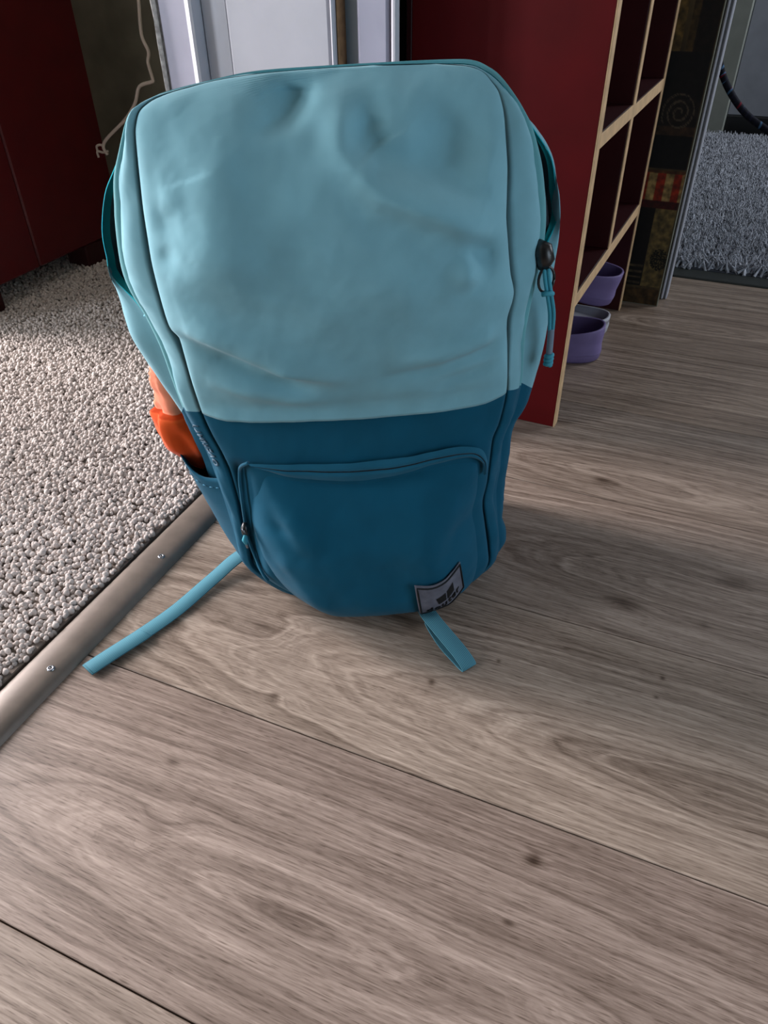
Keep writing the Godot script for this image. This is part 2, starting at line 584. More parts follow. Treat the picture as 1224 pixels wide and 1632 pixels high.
func build_floor():
	var f := thing("floor", "grey-brown oak laminate floor laid in wide planks", "floor", Vector3.ZERO, 0.0, "", "structure")
	box("underlay", Vector3(-0.87, -0.12, -2.6), Vector3(2.6, -0.03, 2.83), M.gap, f, 0.0005)
	var tints := [Color(0.63, 0.555, 0.50), Color(0.625, 0.545, 0.495), Color(0.63, 0.555, 0.495), Color(0.62, 0.545, 0.49), Color(0.60, 0.53, 0.475), Color(0.60, 0.52, 0.455), Color(0.585, 0.505, 0.44), Color(0.585, 0.51, 0.445)]
	var x0 := -0.84
	var x1 := 0.46
	for r in range(-6, 8):
		var z0 := ROW0 + ROWS * r
		var z1 := minf(z0 + ROWS, 2.822)
		var m := StandardMaterial3D.new()
		m.roughness = 0.40
		m.metallic_specular = 0.5
		var rw := clampi(r, 0, 7)
		if r >= 0:
			var big := r < 4
			m.albedo_texture = wood_texture(r, 1792 if big else 1152, 512 if big else 320, x0, x1, z0, tints[rw] * 0.90)
			M["plank%d" % r] = m
		else:
			m = M.get("plank_near") if M.has("plank_near") else m
			if not M.has("plank_near"):
				m.albedo_texture = wood_texture(9, 768, 256, x0, x1, z0, tints[0] * 0.90)
				M["plank_near"] = m
		# each row: a long plank from the metal strip, then the next ones to the right
		var cuts := [x0, x1 + 0.02 + 0.11 * (absi(r * 7) % 5), 2.6]
		for c in 2:
			var a: float = cuts[c] + (0.0 if c == 0 else 0.003)
			var b: float = cuts[c + 1]
			var size := Vector3((b - a) * H, 0.016, (z1 - z0 - 0.0022) * H)
			var mesh := box_mesh(size, 0.0006, true)
			var o := obj("plank", mesh, m, f)
			o.position = P((a + b) * 0.5, -0.0145, (z0 + z1) * 0.5)
			# the print goes on past the plank drawn for the view
			if b - a > 0.05:
				var mm: StandardMaterial3D = m.duplicate()
				mm.uv1_scale = Vector3((b - a) / (x1 - x0), (z1 - z0) / ROWS, 1)
				if c == 1:
					mm.uv1_offset = Vector3(0.37, 0, 0)
				o.material_override = mm

func build_carpet():
	var c := thing("carpet", "beige looped wool carpet left of the metal strip", "carpet", P(-2.5, 0, 0.1))
	box("backing", Vector3(-4.25, -0.12, -2.6), Vector3(-0.915, 0.004, 2.75), M.backing, c, 0.001)
	# the pile: loops of yarn, too many to count
	var loop := SphereMesh.new()
	loop.radius = 0.5
	loop.height = 1.0
	loop.radial_segments = 7
	loop.rings = 4
	var mm := MultiMesh.new()
	mm.transform_format = MultiMesh.TRANSFORM_3D
	mm.use_colors = true
	mm.mesh = loop
	var where: Array[Transform3D] = []
	var tone: Array[Color] = []
	var step := 0.0083
	var zz := -0.35
	while zz < 2.72:
		var xx := -0.914 - step * 0.3
		while xx > -2.75:
			# leave out what lies far outside the picture
			if zz > 0.15 or xx > -1.6:
				var x := xx + rng.randf_range(-0.45, 0.45) * step
				var z := zz + rng.randf_range(-0.45, 0.45) * step
				if x < -0.9155:
					var s := rng.randf_range(0.75, 1.25)
					var w := Vector3(s * rng.randf_range(0.9, 1.3), s * rng.randf_range(1.0, 1.6), s * rng.randf_range(0.85, 1.2)) * step * H * 1.12
					var bs := Basis.from_euler(Vector3(rng.randf_range(-0.6, 0.6), rng.randf() * TAU, rng.randf_range(-0.6, 0.6))).scaled_local(w)
					where.append(Transform3D(bs, P(x, 0.007 + rng.randf_range(-0.004, 0.006), z)))
					var k := rng.randf_range(0.78, 1.10)
					tone.append(Color(0.60 * k, 0.535 * k, 0.50 * k))
			xx -= step
		zz += step
	mm.instance_count = where.size()
	for i in where.size():
		mm.set_instance_transform(i, where[i])
		mm.set_instance_color(i, tone[i])
	var pile := MultiMeshInstance3D.new()
	pile.name = "pile"
	pile.multimesh = mm
	pile.material_override = M.yarn
	pile.set_meta("kind", "stuff")
	c.add_child(pile, true)
	pile.position = -c.position

func build_trim():
	# metal strip between carpet and laminate: a low rounded profile with screws
	var s := thing("threshold_strip", "brushed grey-brown metal threshold strip screwed down between carpet and planks", "threshold", P(-0.867, 0, 0.35))
	var prof := [Vector2(-0.0385, 0.002), Vector2(-0.036, 0.008), Vector2(-0.030, 0.0125), Vector2(-0.018, 0.0165), Vector2(0.0, 0.018), Vector2(0.018, 0.0165), Vector2(0.030, 0.0125), Vector2(0.0365, 0.0065), Vector2(0.0395, 0.0005)]
	var rows := []
	for k in 41:
		var z := lerpf(-1.09, 1.18, k / 40.0)
		var line := PackedVector3Array()
		for q in prof:
			line.append(Vector3(q.x * H, q.y * H, -z * H))
		rows.append(line)
	obj("profile", grid(rows), M.strip, s)
	for z in [-0.43, -0.118, 0.19, 0.499, 0.80]:
		var sc := obj("screw", lathe([Vector2(0.0, 0.0004), Vector2(0.0012, 0.0002), Vector2(0.0014, 0.0011), Vector2(0.0026, 0.0013), Vector2(0.0033, 0.0010), Vector2(0.0038, 0.0)], 18), M.metal, s)
		sc.position = Vector3(0.0145 * H, 0.0162 * H, -z * H)
		var slot := obj("recess", lathe([Vector2(0.0, 0.0013), Vector2(0.0012, 0.0013), Vector2(0.0013, 0.0005)], 6), M.black, sc)
		slot.position = Vector3(0, -0.0002, 0)
	# white pier at the far side of the doorway
	var t := thing("trim_1", "white painted door frame boards at the far side of the carpet doorway", "door frame", P(-0.88, 0, 1.56), 0.0, "", "structure")
	box("pier_core", Vector3(-1.1365, 0.0, 1.535), Vector3(-0.662, 4.4, 1.615), M.grey_paint, t, 0.002)
	box("hinge_board", Vector3(-1.1377, 0.0, 1.500), Vector3(-1.0673, 3.75, 1.536), M.lilac_paint, t, 0.002)
	# door stop with a slanted face towards the window
	var cs := [Vector2(-1.0708, 1.500), Vector2(-1.0477, 1.480), Vector2(-1.0419, 1.482), Vector2(-1.0385, 1.536), Vector2(-1.0708, 1.536)]
	obj("door_stop", prism(cs, 0.0, 3.75), M.white_paint, t).position = -t.position
	box("inner_board", Vector3(-1.0419, 0.0, 1.510), Vector3(-0.9762, 3.75, 1.536), M.white_paint, t, 0.003)
	box("wide_board", Vector3(-0.9762, 0.0, 1.497), Vector3(-0.7454, 3.85, 1.536), M.white_paint, t, 0.004)
	box("edge_bead", Vector3(-0.7442, 0.0, 1.492), Vector3(-0.7367, 3.85, 1.536), M.white_paint, t, 0.002)
	box("bare_edge", Vector3(-0.7366, 0.0, 1.502), Vector3(-0.7315, 3.85, 1.536), M.bare_wood, t, 0.001)
	box("narrow_board", Vector3(-0.6946, 0.0, 1.503), Vector3(-0.6300, 3.85, 1.536), M.lilac_paint, t, 0.003)
	box("outer_bead", Vector3(-0.6242, 0.0, 1.498), Vector3(-0.6092, 3.85, 1.512), M.white_paint, t, 0.003)
	# ragged plaster edge where the wall meets the frame
	var ragged := []
	for k in 90:
		var y := k * 0.045
		var e := 0.0035 + 0.0045 * absf(fn.get_noise_2d(k * 40.0, 3.0)) + rng.randf_range(-0.0015, 0.0025)
		ragged.append(PackedVector3Array([P(-1.137, y, 1.496), P(-1.141 - e, y, 1.490), P(-1.147 - e * 1.6, y, 1.505), P(-1.150 - e, y, 1.536)]))
	obj("plaster_edge", grid(ragged), M.plaster, t).position = -t.position

func prism(cs: Array, y0: float, y1: float) -> ArrayMesh:
	# an upright prism over an outline in plan units
	var st := SurfaceTool.new()
	st.begin(Mesh.PRIMITIVE_TRIANGLES)
	st.set_smooth_group(-1)
	var n := cs.size()
	var mid := Vector2.ZERO
	for q in cs:
		mid += q / n
	for i in n:
		var a: Vector2 = cs[i]
		var b: Vector2 = cs[(i + 1) % n]
		var q := [P(a.x, y0, a.y), P(a.x, y1, a.y), P(b.x, y1, b.y), P(b.x, y0, b.y)]
		var nn: Vector3 = (q[1] - q[0]).cross(q[2] - q[0])
		if nn.dot(q[0] - P(mid.x, y0, mid.y)) > 0:
			q.reverse()
		for k in [0, 1, 2, 0, 2, 3]:
			st.add_vertex(q[k])
		var top := [P(a.x, y1, a.y), P(b.x, y1, b.y), P(mid.x, y1, mid.y)]
		if (top[1] - top[0]).cross(top[2] - top[0]).y > 0:
			top.reverse()
		for v in top:
			st.add_vertex(v)
	st.generate_normals()
	return st.commit()

# -------------------------------------------------------------------- furniture
func build_red_cabinet():
	var c := thing("red_chest", "dark red chest on short feet standing on the carpet at left", "chest", P(-2.6, 0, 1.9))
	box("body", Vector3(-3.1, 0.085, 1.46), Vector3(-2.10, 1.7, 2.31), M.red_chest, c, 0.004)
	box("door", Vector3(-2.10, 0.09, 1.465), Vector3(-2.083, 1.69, 1.870), M.red_chest, c, 0.003)
	box("door", Vector3(-2.10, 0.09, 1.8715), Vector3(-2.083, 1.69, 2.306), M.red_chest, c, 0.003)
	for z in [1.56, 2.10]:
		for x in [-3.05, -2.19]:
			box("foot", Vector3(x, 0.0055, z), Vector3(x + 0.10, 0.09, z + 0.13), M.red_inside, c, 0.003)

func build_shoe_shelf():
	# local axes: x along the open front (away from the camera), y up, z out of the front
	var a := deg_to_rad(2.4986)
	var c := thing("shoe_shelf", "dark red open shoe shelf with pale wooden front edges, behind the backpack", "shelf", P(-0.243, 0, 1.65), PI / 2 - a)
	var t := 0.030
	var wid := 0.8258
	var dep := 0.405
	var hgt := 1.55
	var put := func(called: String, lo: Vector3, hi: Vector3, m: Material, parent: Node, bevel: float) -> MeshInstance3D:
		var o := obj(called, box_mesh((hi - lo) * H, bevel), m, parent)
		o.position = (lo + hi) * 0.5 * H
		if parent != c:
			o.position -= (parent as Node3D).position
		return o
	for q in [["side_panel", 0.0, t, 0.0, hgt], ["side_panel", wid - t, wid, 0.0, hgt], ["top_panel", t, wid - t, hgt - t, hgt], ["shelf_board", t, wid - t, 0.306, 0.336], ["divider", 0.362, 0.391, 0.336, hgt - t], ["shelf_board", t, 0.362, 0.640, 0.669], ["shelf_board", 0.391, wid - t, 0.637, 0.666]]:
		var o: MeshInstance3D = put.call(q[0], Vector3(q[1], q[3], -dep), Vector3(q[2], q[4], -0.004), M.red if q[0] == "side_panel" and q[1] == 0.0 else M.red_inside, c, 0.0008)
		var e: MeshInstance3D = put.call("edge_band", Vector3(q[1], q[3], -0.0038), Vector3(q[2], q[4], 0.0), M.banding, o, 0.0006)
		e.set_meta("label", "pale wooden front edge")
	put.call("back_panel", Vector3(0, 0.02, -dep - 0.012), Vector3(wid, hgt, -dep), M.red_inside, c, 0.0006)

func build_far_room():
	# poster on a board: a street front with a striped awning
	var p := obj("poster", box_mesh(Vector3(0.70 * H, 1.9 * H, 0.02 * H), 0.0008), M.olive)
	p.position = P(-0.448, 0.95, 2.535)
	tag(p, "tall dark poster board of a cafe front with red striped awning, behind the shelf", "poster")
	var pr := obj("print", quad_mesh(0.694 * H, 1.894 * H), null, p)
	var pm := mat(Color.WHITE, 0.6, 0.4)
	pm.albedo_texture = poster_picture()
	pr.material_override = pm
	pr.position = Vector3(0, 0, 0.0108 * H)
	# white frame edge of the doorway to the rug room
	var d := thing("trim_2", "narrow white door frame edge right of the poster", "door frame", P(-0.085, 0, 2.62), 0.0, "", "structure")
	box("outer_bead", Vector3(-0.0975, 0, 2.593), Vector3(-0.0885, 3.7, 2.66), M.white_paint, d, 0.002)
	box("groove", Vector3(-0.0886, 0, 2.606), Vector3(-0.0840, 3.7, 2.66), M.grey_paint, d, 0.0005)
	box("inner_bead", Vector3(-0.0841, 0, 2.598), Vector3(-0.0765, 3.7, 2.66), M.white_paint, d, 0.002)
	box("jamb", Vector3(-0.105, 0, 2.66), Vector3(-0.083, 3.7, 2.82), M.black, d, 0.001)
	var s := box("grey_threshold", Vector3(-0.105, -0.03, 2.822), Vector3(1.3, 0.006, 2.91), mottled(Color(0.17, 0.18, 0.17), 0.1, 5.0, 0.5, 0.4, 51), null, 0.002)
	tag(s, "dark grey threshold strip in front of the grey rug", "threshold")
	var g := box("floor_rug_room", Vector3(-4.25, -0.12, 2.91), Vector3(2.6, -0.005, 7.0), mat(Color(0.22, 0.22, 0.22), 0.9, 0.2), null, 0.001)
	tag(g, "dark floor of the room past the doorway", "floor", "", "structure")
	# grey shaggy rug
	var r := thing("grey_rug", "blue-grey shaggy rug seen through the doorway at right", "rug", P(0.4, 0, 4.0))
	box("base", Vector3(-0.5, -0.004, 2.915), Vector3(1.35, 0.008, 5.18), mat(Color(0.30, 0.305, 0.33), 0.95, 0.1), r, 0.001)
	var tuft := CylinderMesh.new()
	tuft.top_radius = 0.12
	tuft.bottom_radius = 0.5
	tuft.height = 1.0
	tuft.radial_segments = 5
	tuft.rings = 0
	var mm := MultiMesh.new()
	mm.transform_format = MultiMesh.TRANSFORM_3D
	mm.use_colors = true
	mm.mesh = tuft
	mm.instance_count = 22000
	for i in 22000:
		var x := rng.randf_range(-0.2, 0.75)
		var z := rng.randf_range(2.92, 5.17)
		var b := Basis.from_euler(Vector3(rng.randf_range(-0.9, 0.9), rng.randf() * TAU, rng.randf_range(-0.9, 0.9))).scaled_local(Vector3(0.007, rng.randf_range(0.02, 0.034), 0.007))
		mm.set_instance_transform(i, Transform3D(b, P(x, 0.022, z)))
		var k := rng.randf_range(0.6, 1.25)
		mm.set_instance_color(i, Color(0.40 * k, 0.41 * k, 0.45 * k))
	var pile := MultiMeshInstance3D.new()
	pile.name = "pile"
	pile.multimesh = mm
	pile.material_override = M.yarn
	pile.set_meta("kind", "stuff")
	r.add_child(pile, true)
	pile.position = -r.position
	# what stands behind the rug: a frame post, a panel and a dark plinth
	tag(box("baseboard_far", Vector3(-0.062, 0, 5.3), Vector3(1.4, 0.104, 5.4), M.black, null, 0.002), "black plinth along the far end of the grey rug", "baseboard", "", "structure")
	tag(box("trim_3", Vector3(-0.165, 0, 5.2), Vector3(-0.06, 4.2, 5.34), mottled(Color(0.50, 0.51, 0.48), 0.04, 2.0, 0.6, 0.4, 52), null, 0.004), "grey-green upright post at the far end of the rug", "door frame", "", "structure")
	tag(box("door_1", Vector3(-0.06, 0.104, 5.31), Vector3(1.4, 4.0, 5.38), mottled(Color(0.50, 0.51, 0.54), 0.04, 2.0, 0.6, 0.4, 53), null, 0.003), "pale grey panel beyond the grey rug", "door", "", "structure")

func quad_mesh(w: float, h: float) -> QuadMesh:
	var q := QuadMesh.new()
	q.size = Vector2(w, h)
	return q

func poster_picture() -> ImageTexture:
	# pixel (0,0) is the board's top left; 360 pixels to a plan unit
	var w := 256
	var h := 696
	var im := Image.create_empty(w, h, false, Image.FORMAT_RGB8)
	var n := FastNoiseLite.new()
	n.seed = 5
	n.frequency = 0.05
	for y in h:
		for x in w:
			var k := 0.75 + 0.35 * n.get_noise_2d(x, y * 0.6)
			im.set_pixel(x, y, Color(0.34 * k, 0.27 * k, 0.16 * k))
	var X := func(x: float) -> int: return int((x + 0.798) / 0.70 * w)
	var Y := func(y: float) -> int: return int((1.9 - y) / 1.9 * h)
	var fill := func(x0: float, x1: float, y0: float, y1: float, c: Color):
		for yy in range(maxi(0, Y.call(y1)), mini(h, Y.call(y0))):
			for xx in range(maxi(0, X.call(x0)), mini(w, X.call(x1))):
				var k := 0.8 + 0.5 * n.get_noise_2d(xx * 2.0, yy * 2.0)
				im.set_pixel(xx, yy, Color(c.r * k, c.g * k, c.b * k))
	# shutters and boards of the upper floor
	for k in 8:
		fill.call(-0.80 + k * 0.09, -0.725 + k * 0.09, 0.70, 1.85, Color(0.42, 0.32, 0.16) if k % 2 == 0 else Color(0.27, 0.20, 0.10))
	fill.call(-0.15, -0.10, 0.70, 1.85, Color(0.10, 0.07, 0.05))
	# ironwork, signboards
	fill.call(-0.80, -0.10, 0.60, 0.72, Color(0.06, 0.05, 0.05))
	fill.call(-0.80, -0.10, 0.525, 0.605, Color(0.11, 0.085, 0.07))
	fill.call(-0.80, -0.10, 0.51, 0.535, Color(0.22, 0.15, 0.10))
	fill.call(-0.80, -0.10, 0.42, 0.508, Color(0.045, 0.045, 0.05))
	for k in 4:
		for s in 220:
			var t := s / 220.0 * TAU * 2.6
			var rad := 0.006 + 0.0026 * t
			for e in 2:
				var px: int = X.call(-0.155 - k * 0.17 + cos(t) * rad) + e
				var py: int = Y.call(0.572 + sin(t) * rad * 1.1) + e
				if px >= 0 and px < w and py >= 0 and py < h:
					im.set_pixel(px, py, Color(0.27, 0.23, 0.18))
	# striped awning
	for k in 30:
		fill.call(-0.80 + k * 0.024, -0.776 + k * 0.024, 0.325, 0.408, Color(0.56, 0.15, 0.07) if k % 2 == 0 else Color(0.62, 0.50, 0.30))
	fill.call(-0.80, -0.10, 0.405, 0.413, Color(0.35, 0.2, 0.1))
	fill.call(-0.80, -0.10, 0.305, 0.325, Color(0.25, 0.05, 0.04))
	# doorway, wall, plant pot, steps
	fill.call(-0.80, -0.163, 0.06, 0.305, Color(0.04, 0.035, 0.03))
	fill.call(-0.163, -0.10, 0.06, 0.305, Color(0.42, 0.35, 0.20))
	for k in 500:
		var an := rng.randf() * TAU
		var ra := sqrt(rng.randf()) * 0.028
		var px: int = X.call(-0.122 + cos(an) * ra)
		var py: int = Y.call(0.150 + sin(an) * ra * 1.2)
		if px >= 0 and px < w and py >= 0 and py < h:
			im.set_pixel(px, py, Color(0.05, 0.05, 0.03))
	for k in 5:
		fill.call(-0.80, -0.165, 0.118 - k * 0.018, 0.126 - k * 0.018, Color(0.30, 0.25, 0.17))
	fill.call(-0.80, -0.10, 0.0, 0.05, Color(0.28, 0.20, 0.10))
	return ImageTexture.create_from_image(im)

# ==================================================================== the backpack
# Its own axes in plan units: u to the right, v up, w out of the front.
func B(u: float, v: float, w: float) -> Vector3:
	return Vector3(u, v, w) * H

var side_left := [[0.0, -0.03], [0.012, -0.10], [0.031, -0.135], [0.066, -0.175], [0.10, -0.199], [0.15, -0.200], [0.207, -0.204], [0.27, -0.208], [0.305, -0.211], [0.335, -0.217], [0.379, -0.230], [0.416, -0.238], [0.461, -0.243], [0.515, -0.247], [0.542, -0.250], [0.560, -0.261], [0.587, -0.265], [0.62, -0.268], [0.653, -0.270], [0.703, -0.270], [0.739, -0.269], [0.773, -0.268], [0.796, -0.267], [0.808, -0.264], [0.818, -0.259], [0.828, -0.244], [0.836, -0.220], [0.841, -0.196], [0.847, -0.165], [0.853, -0.110], [0.857, -0.03], [0.859, 0.04]]
var side_right := [[0.0, 0.10], [0.010, 0.16], [0.025, 0.20], [0.05, 0.226], [0.073, 0.232], [0.098, 0.229], [0.163, 0.218], [0.211, 0.211], [0.254, 0.216], [0.299, 0.217], [0.335, 0.218], [0.37, 0.227], [0.425, 0.233], [0.502, 0.226], [0.545, 0.222], [0.584, 0.229], [0.614, 0.222], [0.656, 0.216], [0.694, 0.212], [0.739, 0.212], [0.781, 0.209], [0.804, 0.207], [0.827, 0.201], [0.840, 0.191], [0.850, 0.180], [0.856, 0.160], [0.859, 0.12]]
var depth_edge := [[0.0, 0.0], [0.1, 0.004], [0.3, 0.0], [0.42, 0.0], [0.5, 0.006], [0.6, -0.002], [0.7, -0.020], [0.78, -0.046], [0.85, -0.083], [0.9, -0.12]]
var depth_mid := [[0.0, 0.036], [0.02, 0.046], [0.05, 0.053], [0.1, 0.052], [0.2, 0.048], [0.3, 0.045], [0.42, 0.030], [0.46, 0.045], [0.52, 0.060], [0.6, 0.066], [0.7, 0.050], [0.78, 0.0], [0.83, -0.045], [0.86, -0.085], [0.9, -0.13]]

# folds of the lid: [points in u, v], height, width below/left, width above/right
var folds := [
	# crease under the top edge, with its sharp lip on the right
	[[Vector2(-0.044, 0.866), Vector2(-0.047, 0.845), Vector2(-0.057, 0.830), Vector2(-0.074, 0.815), Vector2(-0.100, 0.805), Vector2(-0.135, 0.800)], -0.014, 0.038, 0.012],
	[[Vector2(-0.012, 0.850), Vector2(-0.008, 0.815), Vector2(-0.014, 0.780), Vector2(-0.045, 0.730)], 0.006, 0.022, 0.016],
	# the hollow right of the middle, steep on its left and lower side
	[[Vector2(0.040, 0.838), Vector2(0.026, 0.812), Vector2(0.024, 0.788), Vector2(0.042, 0.770), Vector2(0.080, 0.757), Vector2(0.125, 0.742), Vector2(0.175, 0.718), Vector2(0.208, 0.696)], -0.009, 0.015, 0.020],
	[[Vector2(0.070, 0.802), Vector2(0.185, 0.752)], -0.013, 0.034, 0.040],
	[[Vector2(0.005, 0.800), Vector2(0.008, 0.765), Vector2(0.040, 0.738), Vector2(0.100, 0.718), Vector2(0.160, 0.690), Vector2(0.205, 0.662)], 0.009, 0.020, 0.045],
	# dents and ridges along the left seam
	[[Vector2(-0.252, 0.712), Vector2(-0.230, 0.731), Vector2(-0.205, 0.740)], 0.002, 0.014, 0.016],
	[[Vector2(-0.262, 0.690), Vector2(-0.240, 0.700), Vector2(-0.215, 0.700)], -0.002, 0.018, 0.022],
	[[Vector2(-0.272, 0.645), Vector2(-0.245, 0.662), Vector2(-0.22, 0.668)], -0.0022, 0.016, 0.012],
	[[Vector2(-0.205, 0.82), Vector2(-0.165, 0.765), Vector2(-0.165, 0.715), Vector2(-0.185, 0.655), Vector2(-0.215, 0.600)], 0.008, 0.045, 0.055],
	[[Vector2(-0.118, 0.819), Vector2(-0.122, 0.745), Vector2(-0.140, 0.665)], -0.004, 0.04, 0.04],
	# the sagging edge above the hem
	[[Vector2(-0.262, 0.575), Vector2(-0.203, 0.560), Vector2(-0.164, 0.542), Vector2(-0.123, 0.524), Vector2(-0.070, 0.502), Vector2(0.0, 0.487)], 0.0072, 0.012, 0.035],
	[[Vector2(-0.240, 0.548), Vector2(-0.183, 0.521), Vector2(-0.126, 0.495), Vector2(-0.055, 0.468)], -0.0050, 0.016, 0.012],
	[[Vector2(-0.135, 0.512), Vector2(-0.105, 0.508), Vector2(-0.075, 0.494)], 0.0029, 0.010, 0.010],
	[[Vector2(-0.23, 0.492), Vector2(-0.17, 0.473), Vector2(-0.10, 0.455), Vector2(-0.02, 0.446)], 0.0036, 0.012, 0.014],
	[[Vector2(0.225, 0.528), Vector2(0.175, 0.511), Vector2(0.117, 0.497), Vector2(0.008, 0.480)], -0.0043, 0.010, 0.016],
	[[Vector2(0.225, 0.552), Vector2(0.18, 0.535), Vector2(0.12, 0.520), Vector2(0.05, 0.510)], 0.0036, 0.012, 0.022],
	[[Vector2(0.225, 0.497), Vector2(0.17, 0.478), Vector2(0.09, 0.462)], -0.0036, 0.010, 0.012],
	[[Vector2(0.140, 0.660), Vector2(0.155, 0.636), Vector2(0.172, 0.612)], 0.006, 0.024, 0.010],
	[[Vector2(0.145, 0.672), Vector2(0.175, 0.650), Vector2(0.195, 0.615)], -0.006, 0.02, 0.022],
	[[Vector2(-0.05, 0.63), Vector2(0.05, 0.622), Vector2(0.11, 0.612)], 0.003, 0.03, 0.03]]

func fold_height(u: float, v: float) -> float:
	var p := Vector2(u, v)
	var sum := 0.0
	for f in folds:
		var best := 1e9
		var side := 1.0
		var along := 0.0
		var pts: Array = f[0]
		var n := pts.size()
		var taper := clampf(0.07 / (pts[0] as Vector2).distance_to(pts[n - 1]), 0.16, 0.5)
		for i in n - 1:
			var a: Vector2 = pts[i]
			var d: Vector2 = pts[i + 1] - a
			var t := clampf((p - a).dot(d) / d.length_squared(), 0, 1)
			var q := a + d * t
			var e := p.distance_squared_to(q)
			if e < best:
				best = e
				side = signf(d.cross(p - q))
				along = (i + t) / (n - 1)
		var wd: float = f[3] if side > 0 else f[2]
		if best < wd * wd * 7.0:
			sum += 2.7 * f[1] * exp(-best / (wd * wd)) * smoothstep(-0.04, taper, along) * smoothstep(1.04, 1.0 - taper, along)
	return sum

func lid_w(u: float, v: float) -> float:
	var a := tab(side_left, v)
	var b := tab(side_right, v)
	var t := clampf(2.0 * (u - a) / maxf(b - a, 0.001) - 1.0, -1, 1)
	var e := pow(absf(t), 2.6)
	var prof := pow(maxf(0.0, 1.0 - e), 0.62)
	var ed := tab(depth_edge, v)
	var w := ed + (tab(depth_mid, v) - ed) * prof
	var fade := clampf((1.0 - absf(t)) * 9.0, 0.0, 1.0)
	return w + fade * (0.0035 * fn.get_noise_2d(u * 900.0, v * 900.0) * 1.0)

func pocket_w(u: float, v: float) -> float:
	# the dark front: sunken beside the pocket on the left, swelling over the pocket
	var w := lid_w(u, v)
	var g := exp(-pow((u + 0.192 + 0.02 * smoothstep(0.1, 0.0, v)) / 0.014, 2.0)) * smoothstep(0.05, 0.12, v) * smoothstep(0.345, 0.30, v)
	return w - 0.018 * g

func build_backpack():
	var a := deg_to_rad(28.0)
	var bag := thing("backpack", "two-tone teal school backpack standing upright on the laminate", "backpack", P(-0.4385, 0.001, 0.915), a)
	# ---- the pale lid panel
	var rows := []
	var nr := 130
	var nc := 110
	for i in nr + 1:
		var s := float(i) / nr
		var line := PackedVector3Array()
		for j in nc + 1:
			var t := float(j) / nc
			# the hem dips a little in the middle
			var vb := 0.424 - 0.006 * sin(PI * t) - 0.008 * (1.0 - t)
			var v := lerpf(vb, 0.8592, 1.0 - pow(1.0 - s, 1.35))
			var ua := tab(side_left, v)
			var ub := tab(side_right, v)
			var tt := 0.5 - 0.5 * cos(PI * t)
			tt = lerpf(t, tt, 0.6)
			var u := lerpf(ua, ub, tt)
			var fade := clampf(minf(tt, 1.0 - tt) * 16.0, 0.0, 1.0) * clampf(1.0 - (v - 0.835) / 0.022, 0.15, 1.0)
			var w := lid_w(u, v) + fold_height(u, v) * fade
			# the lid hangs over the dark front
			w += 0.010 * smoothstep(0.03, 0.0, v - vb) * clampf(minf(tt, 1.0 - tt) * 12.0, 0.0, 1.0) + 0.002
			line.append(B(u, v, w))
		rows.append(line)
	var hem := PackedVector3Array()
	for q in rows[0]:
		hem.append(q + B(0, 0.003, -0.016))
	rows.push_front(hem)
	obj("lid_panel", grid(rows), M.light, bag).set_meta("label", "pale teal front of the lid")
	# ---- the dark front
	rows = []
	for i in 71:
		var s := i / 70.0
		var line := PackedVector3Array()
		for j in 81:
			var t := j / 80.0
			var vb := 0.432 - 0.006 * sin(PI * t) - 0.008 * (1.0 - t)
			var v := vb * pow(s, 1.25)
			var u := lerpf(tab(side_left, v), tab(side_right, v), lerpf(t, 0.5 - 0.5 * cos(PI * t), 0.6))
			line.append(B(u, v, pocket_w(u, v)))
		rows.append(line)
	obj("front_panel", grid(rows), M.dark, bag).set_meta("label", "dark teal front under the lid")
	build_gussets(bag)
	build_pocket(bag)
	build_straps(bag)
	# ---- the side pocket on the left
	var flare := [[0.0, -0.205], [0.03, -0.226], [0.071, -0.243], [0.141, -0.268], [0.193, -0.283], [0.248, -0.298], [0.295, -0.310]]
	rows = []
	for i in 25:
		var t := i / 24.0
		var line := PackedVector3Array()
		for j in 21:
			var x := j / 20.0
			var dip := 0.030 * sin(PI * clampf(x * 1.35, 0, 1)) * -1.0 + 0.034 * smoothstep(0.25, 0.6, x)
			var v := lerpf(0.045, 0.284 + dip + 0.012 * x, t)
			var f := tab(flare, v)
			var fr := Vector3(tab(side_left, v) - 0.010, 0, -0.012)
			var bk := Vector3(-0.235, 0, -0.27)
			var mid := Vector3(f, 0, -0.10)
			var q := fr.cubic_interpolate(mid, Vector3(-0.19, 0, 0.03), bk, minf(1.0, x * 2.0)) if x < 0.5 else mid.cubic_interpolate(bk, fr, Vector3(-0.15, 0, -0.32), x * 2.0 - 1.0)
			var wob := 0.005 * fn.get_noise_2d(x * 90.0 + 70.0, v * 500.0)
			line.append(B(q.x - wob, v, q.z))
		rows.append(line)
	var sp := obj("side_pocket", shell(rows, 0.0012, true), M.dark, bag)
	sp.set_meta("label", "dark teal slip pocket at the left side")
	for k in 15:
		var x0 := 0.5 + k * 1.15
		var row: PackedVector3Array = rows[22]
		var pa := row[int(x0)].lerp(row[mini(20, int(x0) + 1)], x0 - int(x0)) + B(-0.0015, 0, 0.0012)
		var x1 := x0 + 0.65
		var pb := row[int(x1)].lerp(row[mini(20, int(x1) + 1)], x1 - int(x1)) + B(-0.0015, 0, 0.0012)
		obj("stitch", tube([pa, pb], 0.0004, 5), M.stitch, sp)
	# ---- base and back
	rows = []
	for k in 13:
		var w := lerpf(0.030, -0.30, k / 12.0)
		var hw := 0.175 * pow(clampf(1.0 - pow(absf(w + 0.14) / 0.175, 2.2), 0.02, 1.0), 0.5)
		rows.append(PackedVector3Array([B(-hw + 0.02, 0.0, w), B(-hw * 0.4, 0.0, w), B(hw * 0.4 + 0.03, 0.0, w), B(hw + 0.03, 0.0, w)]))
	obj("base_panel", grid(rows), M.dark, bag)

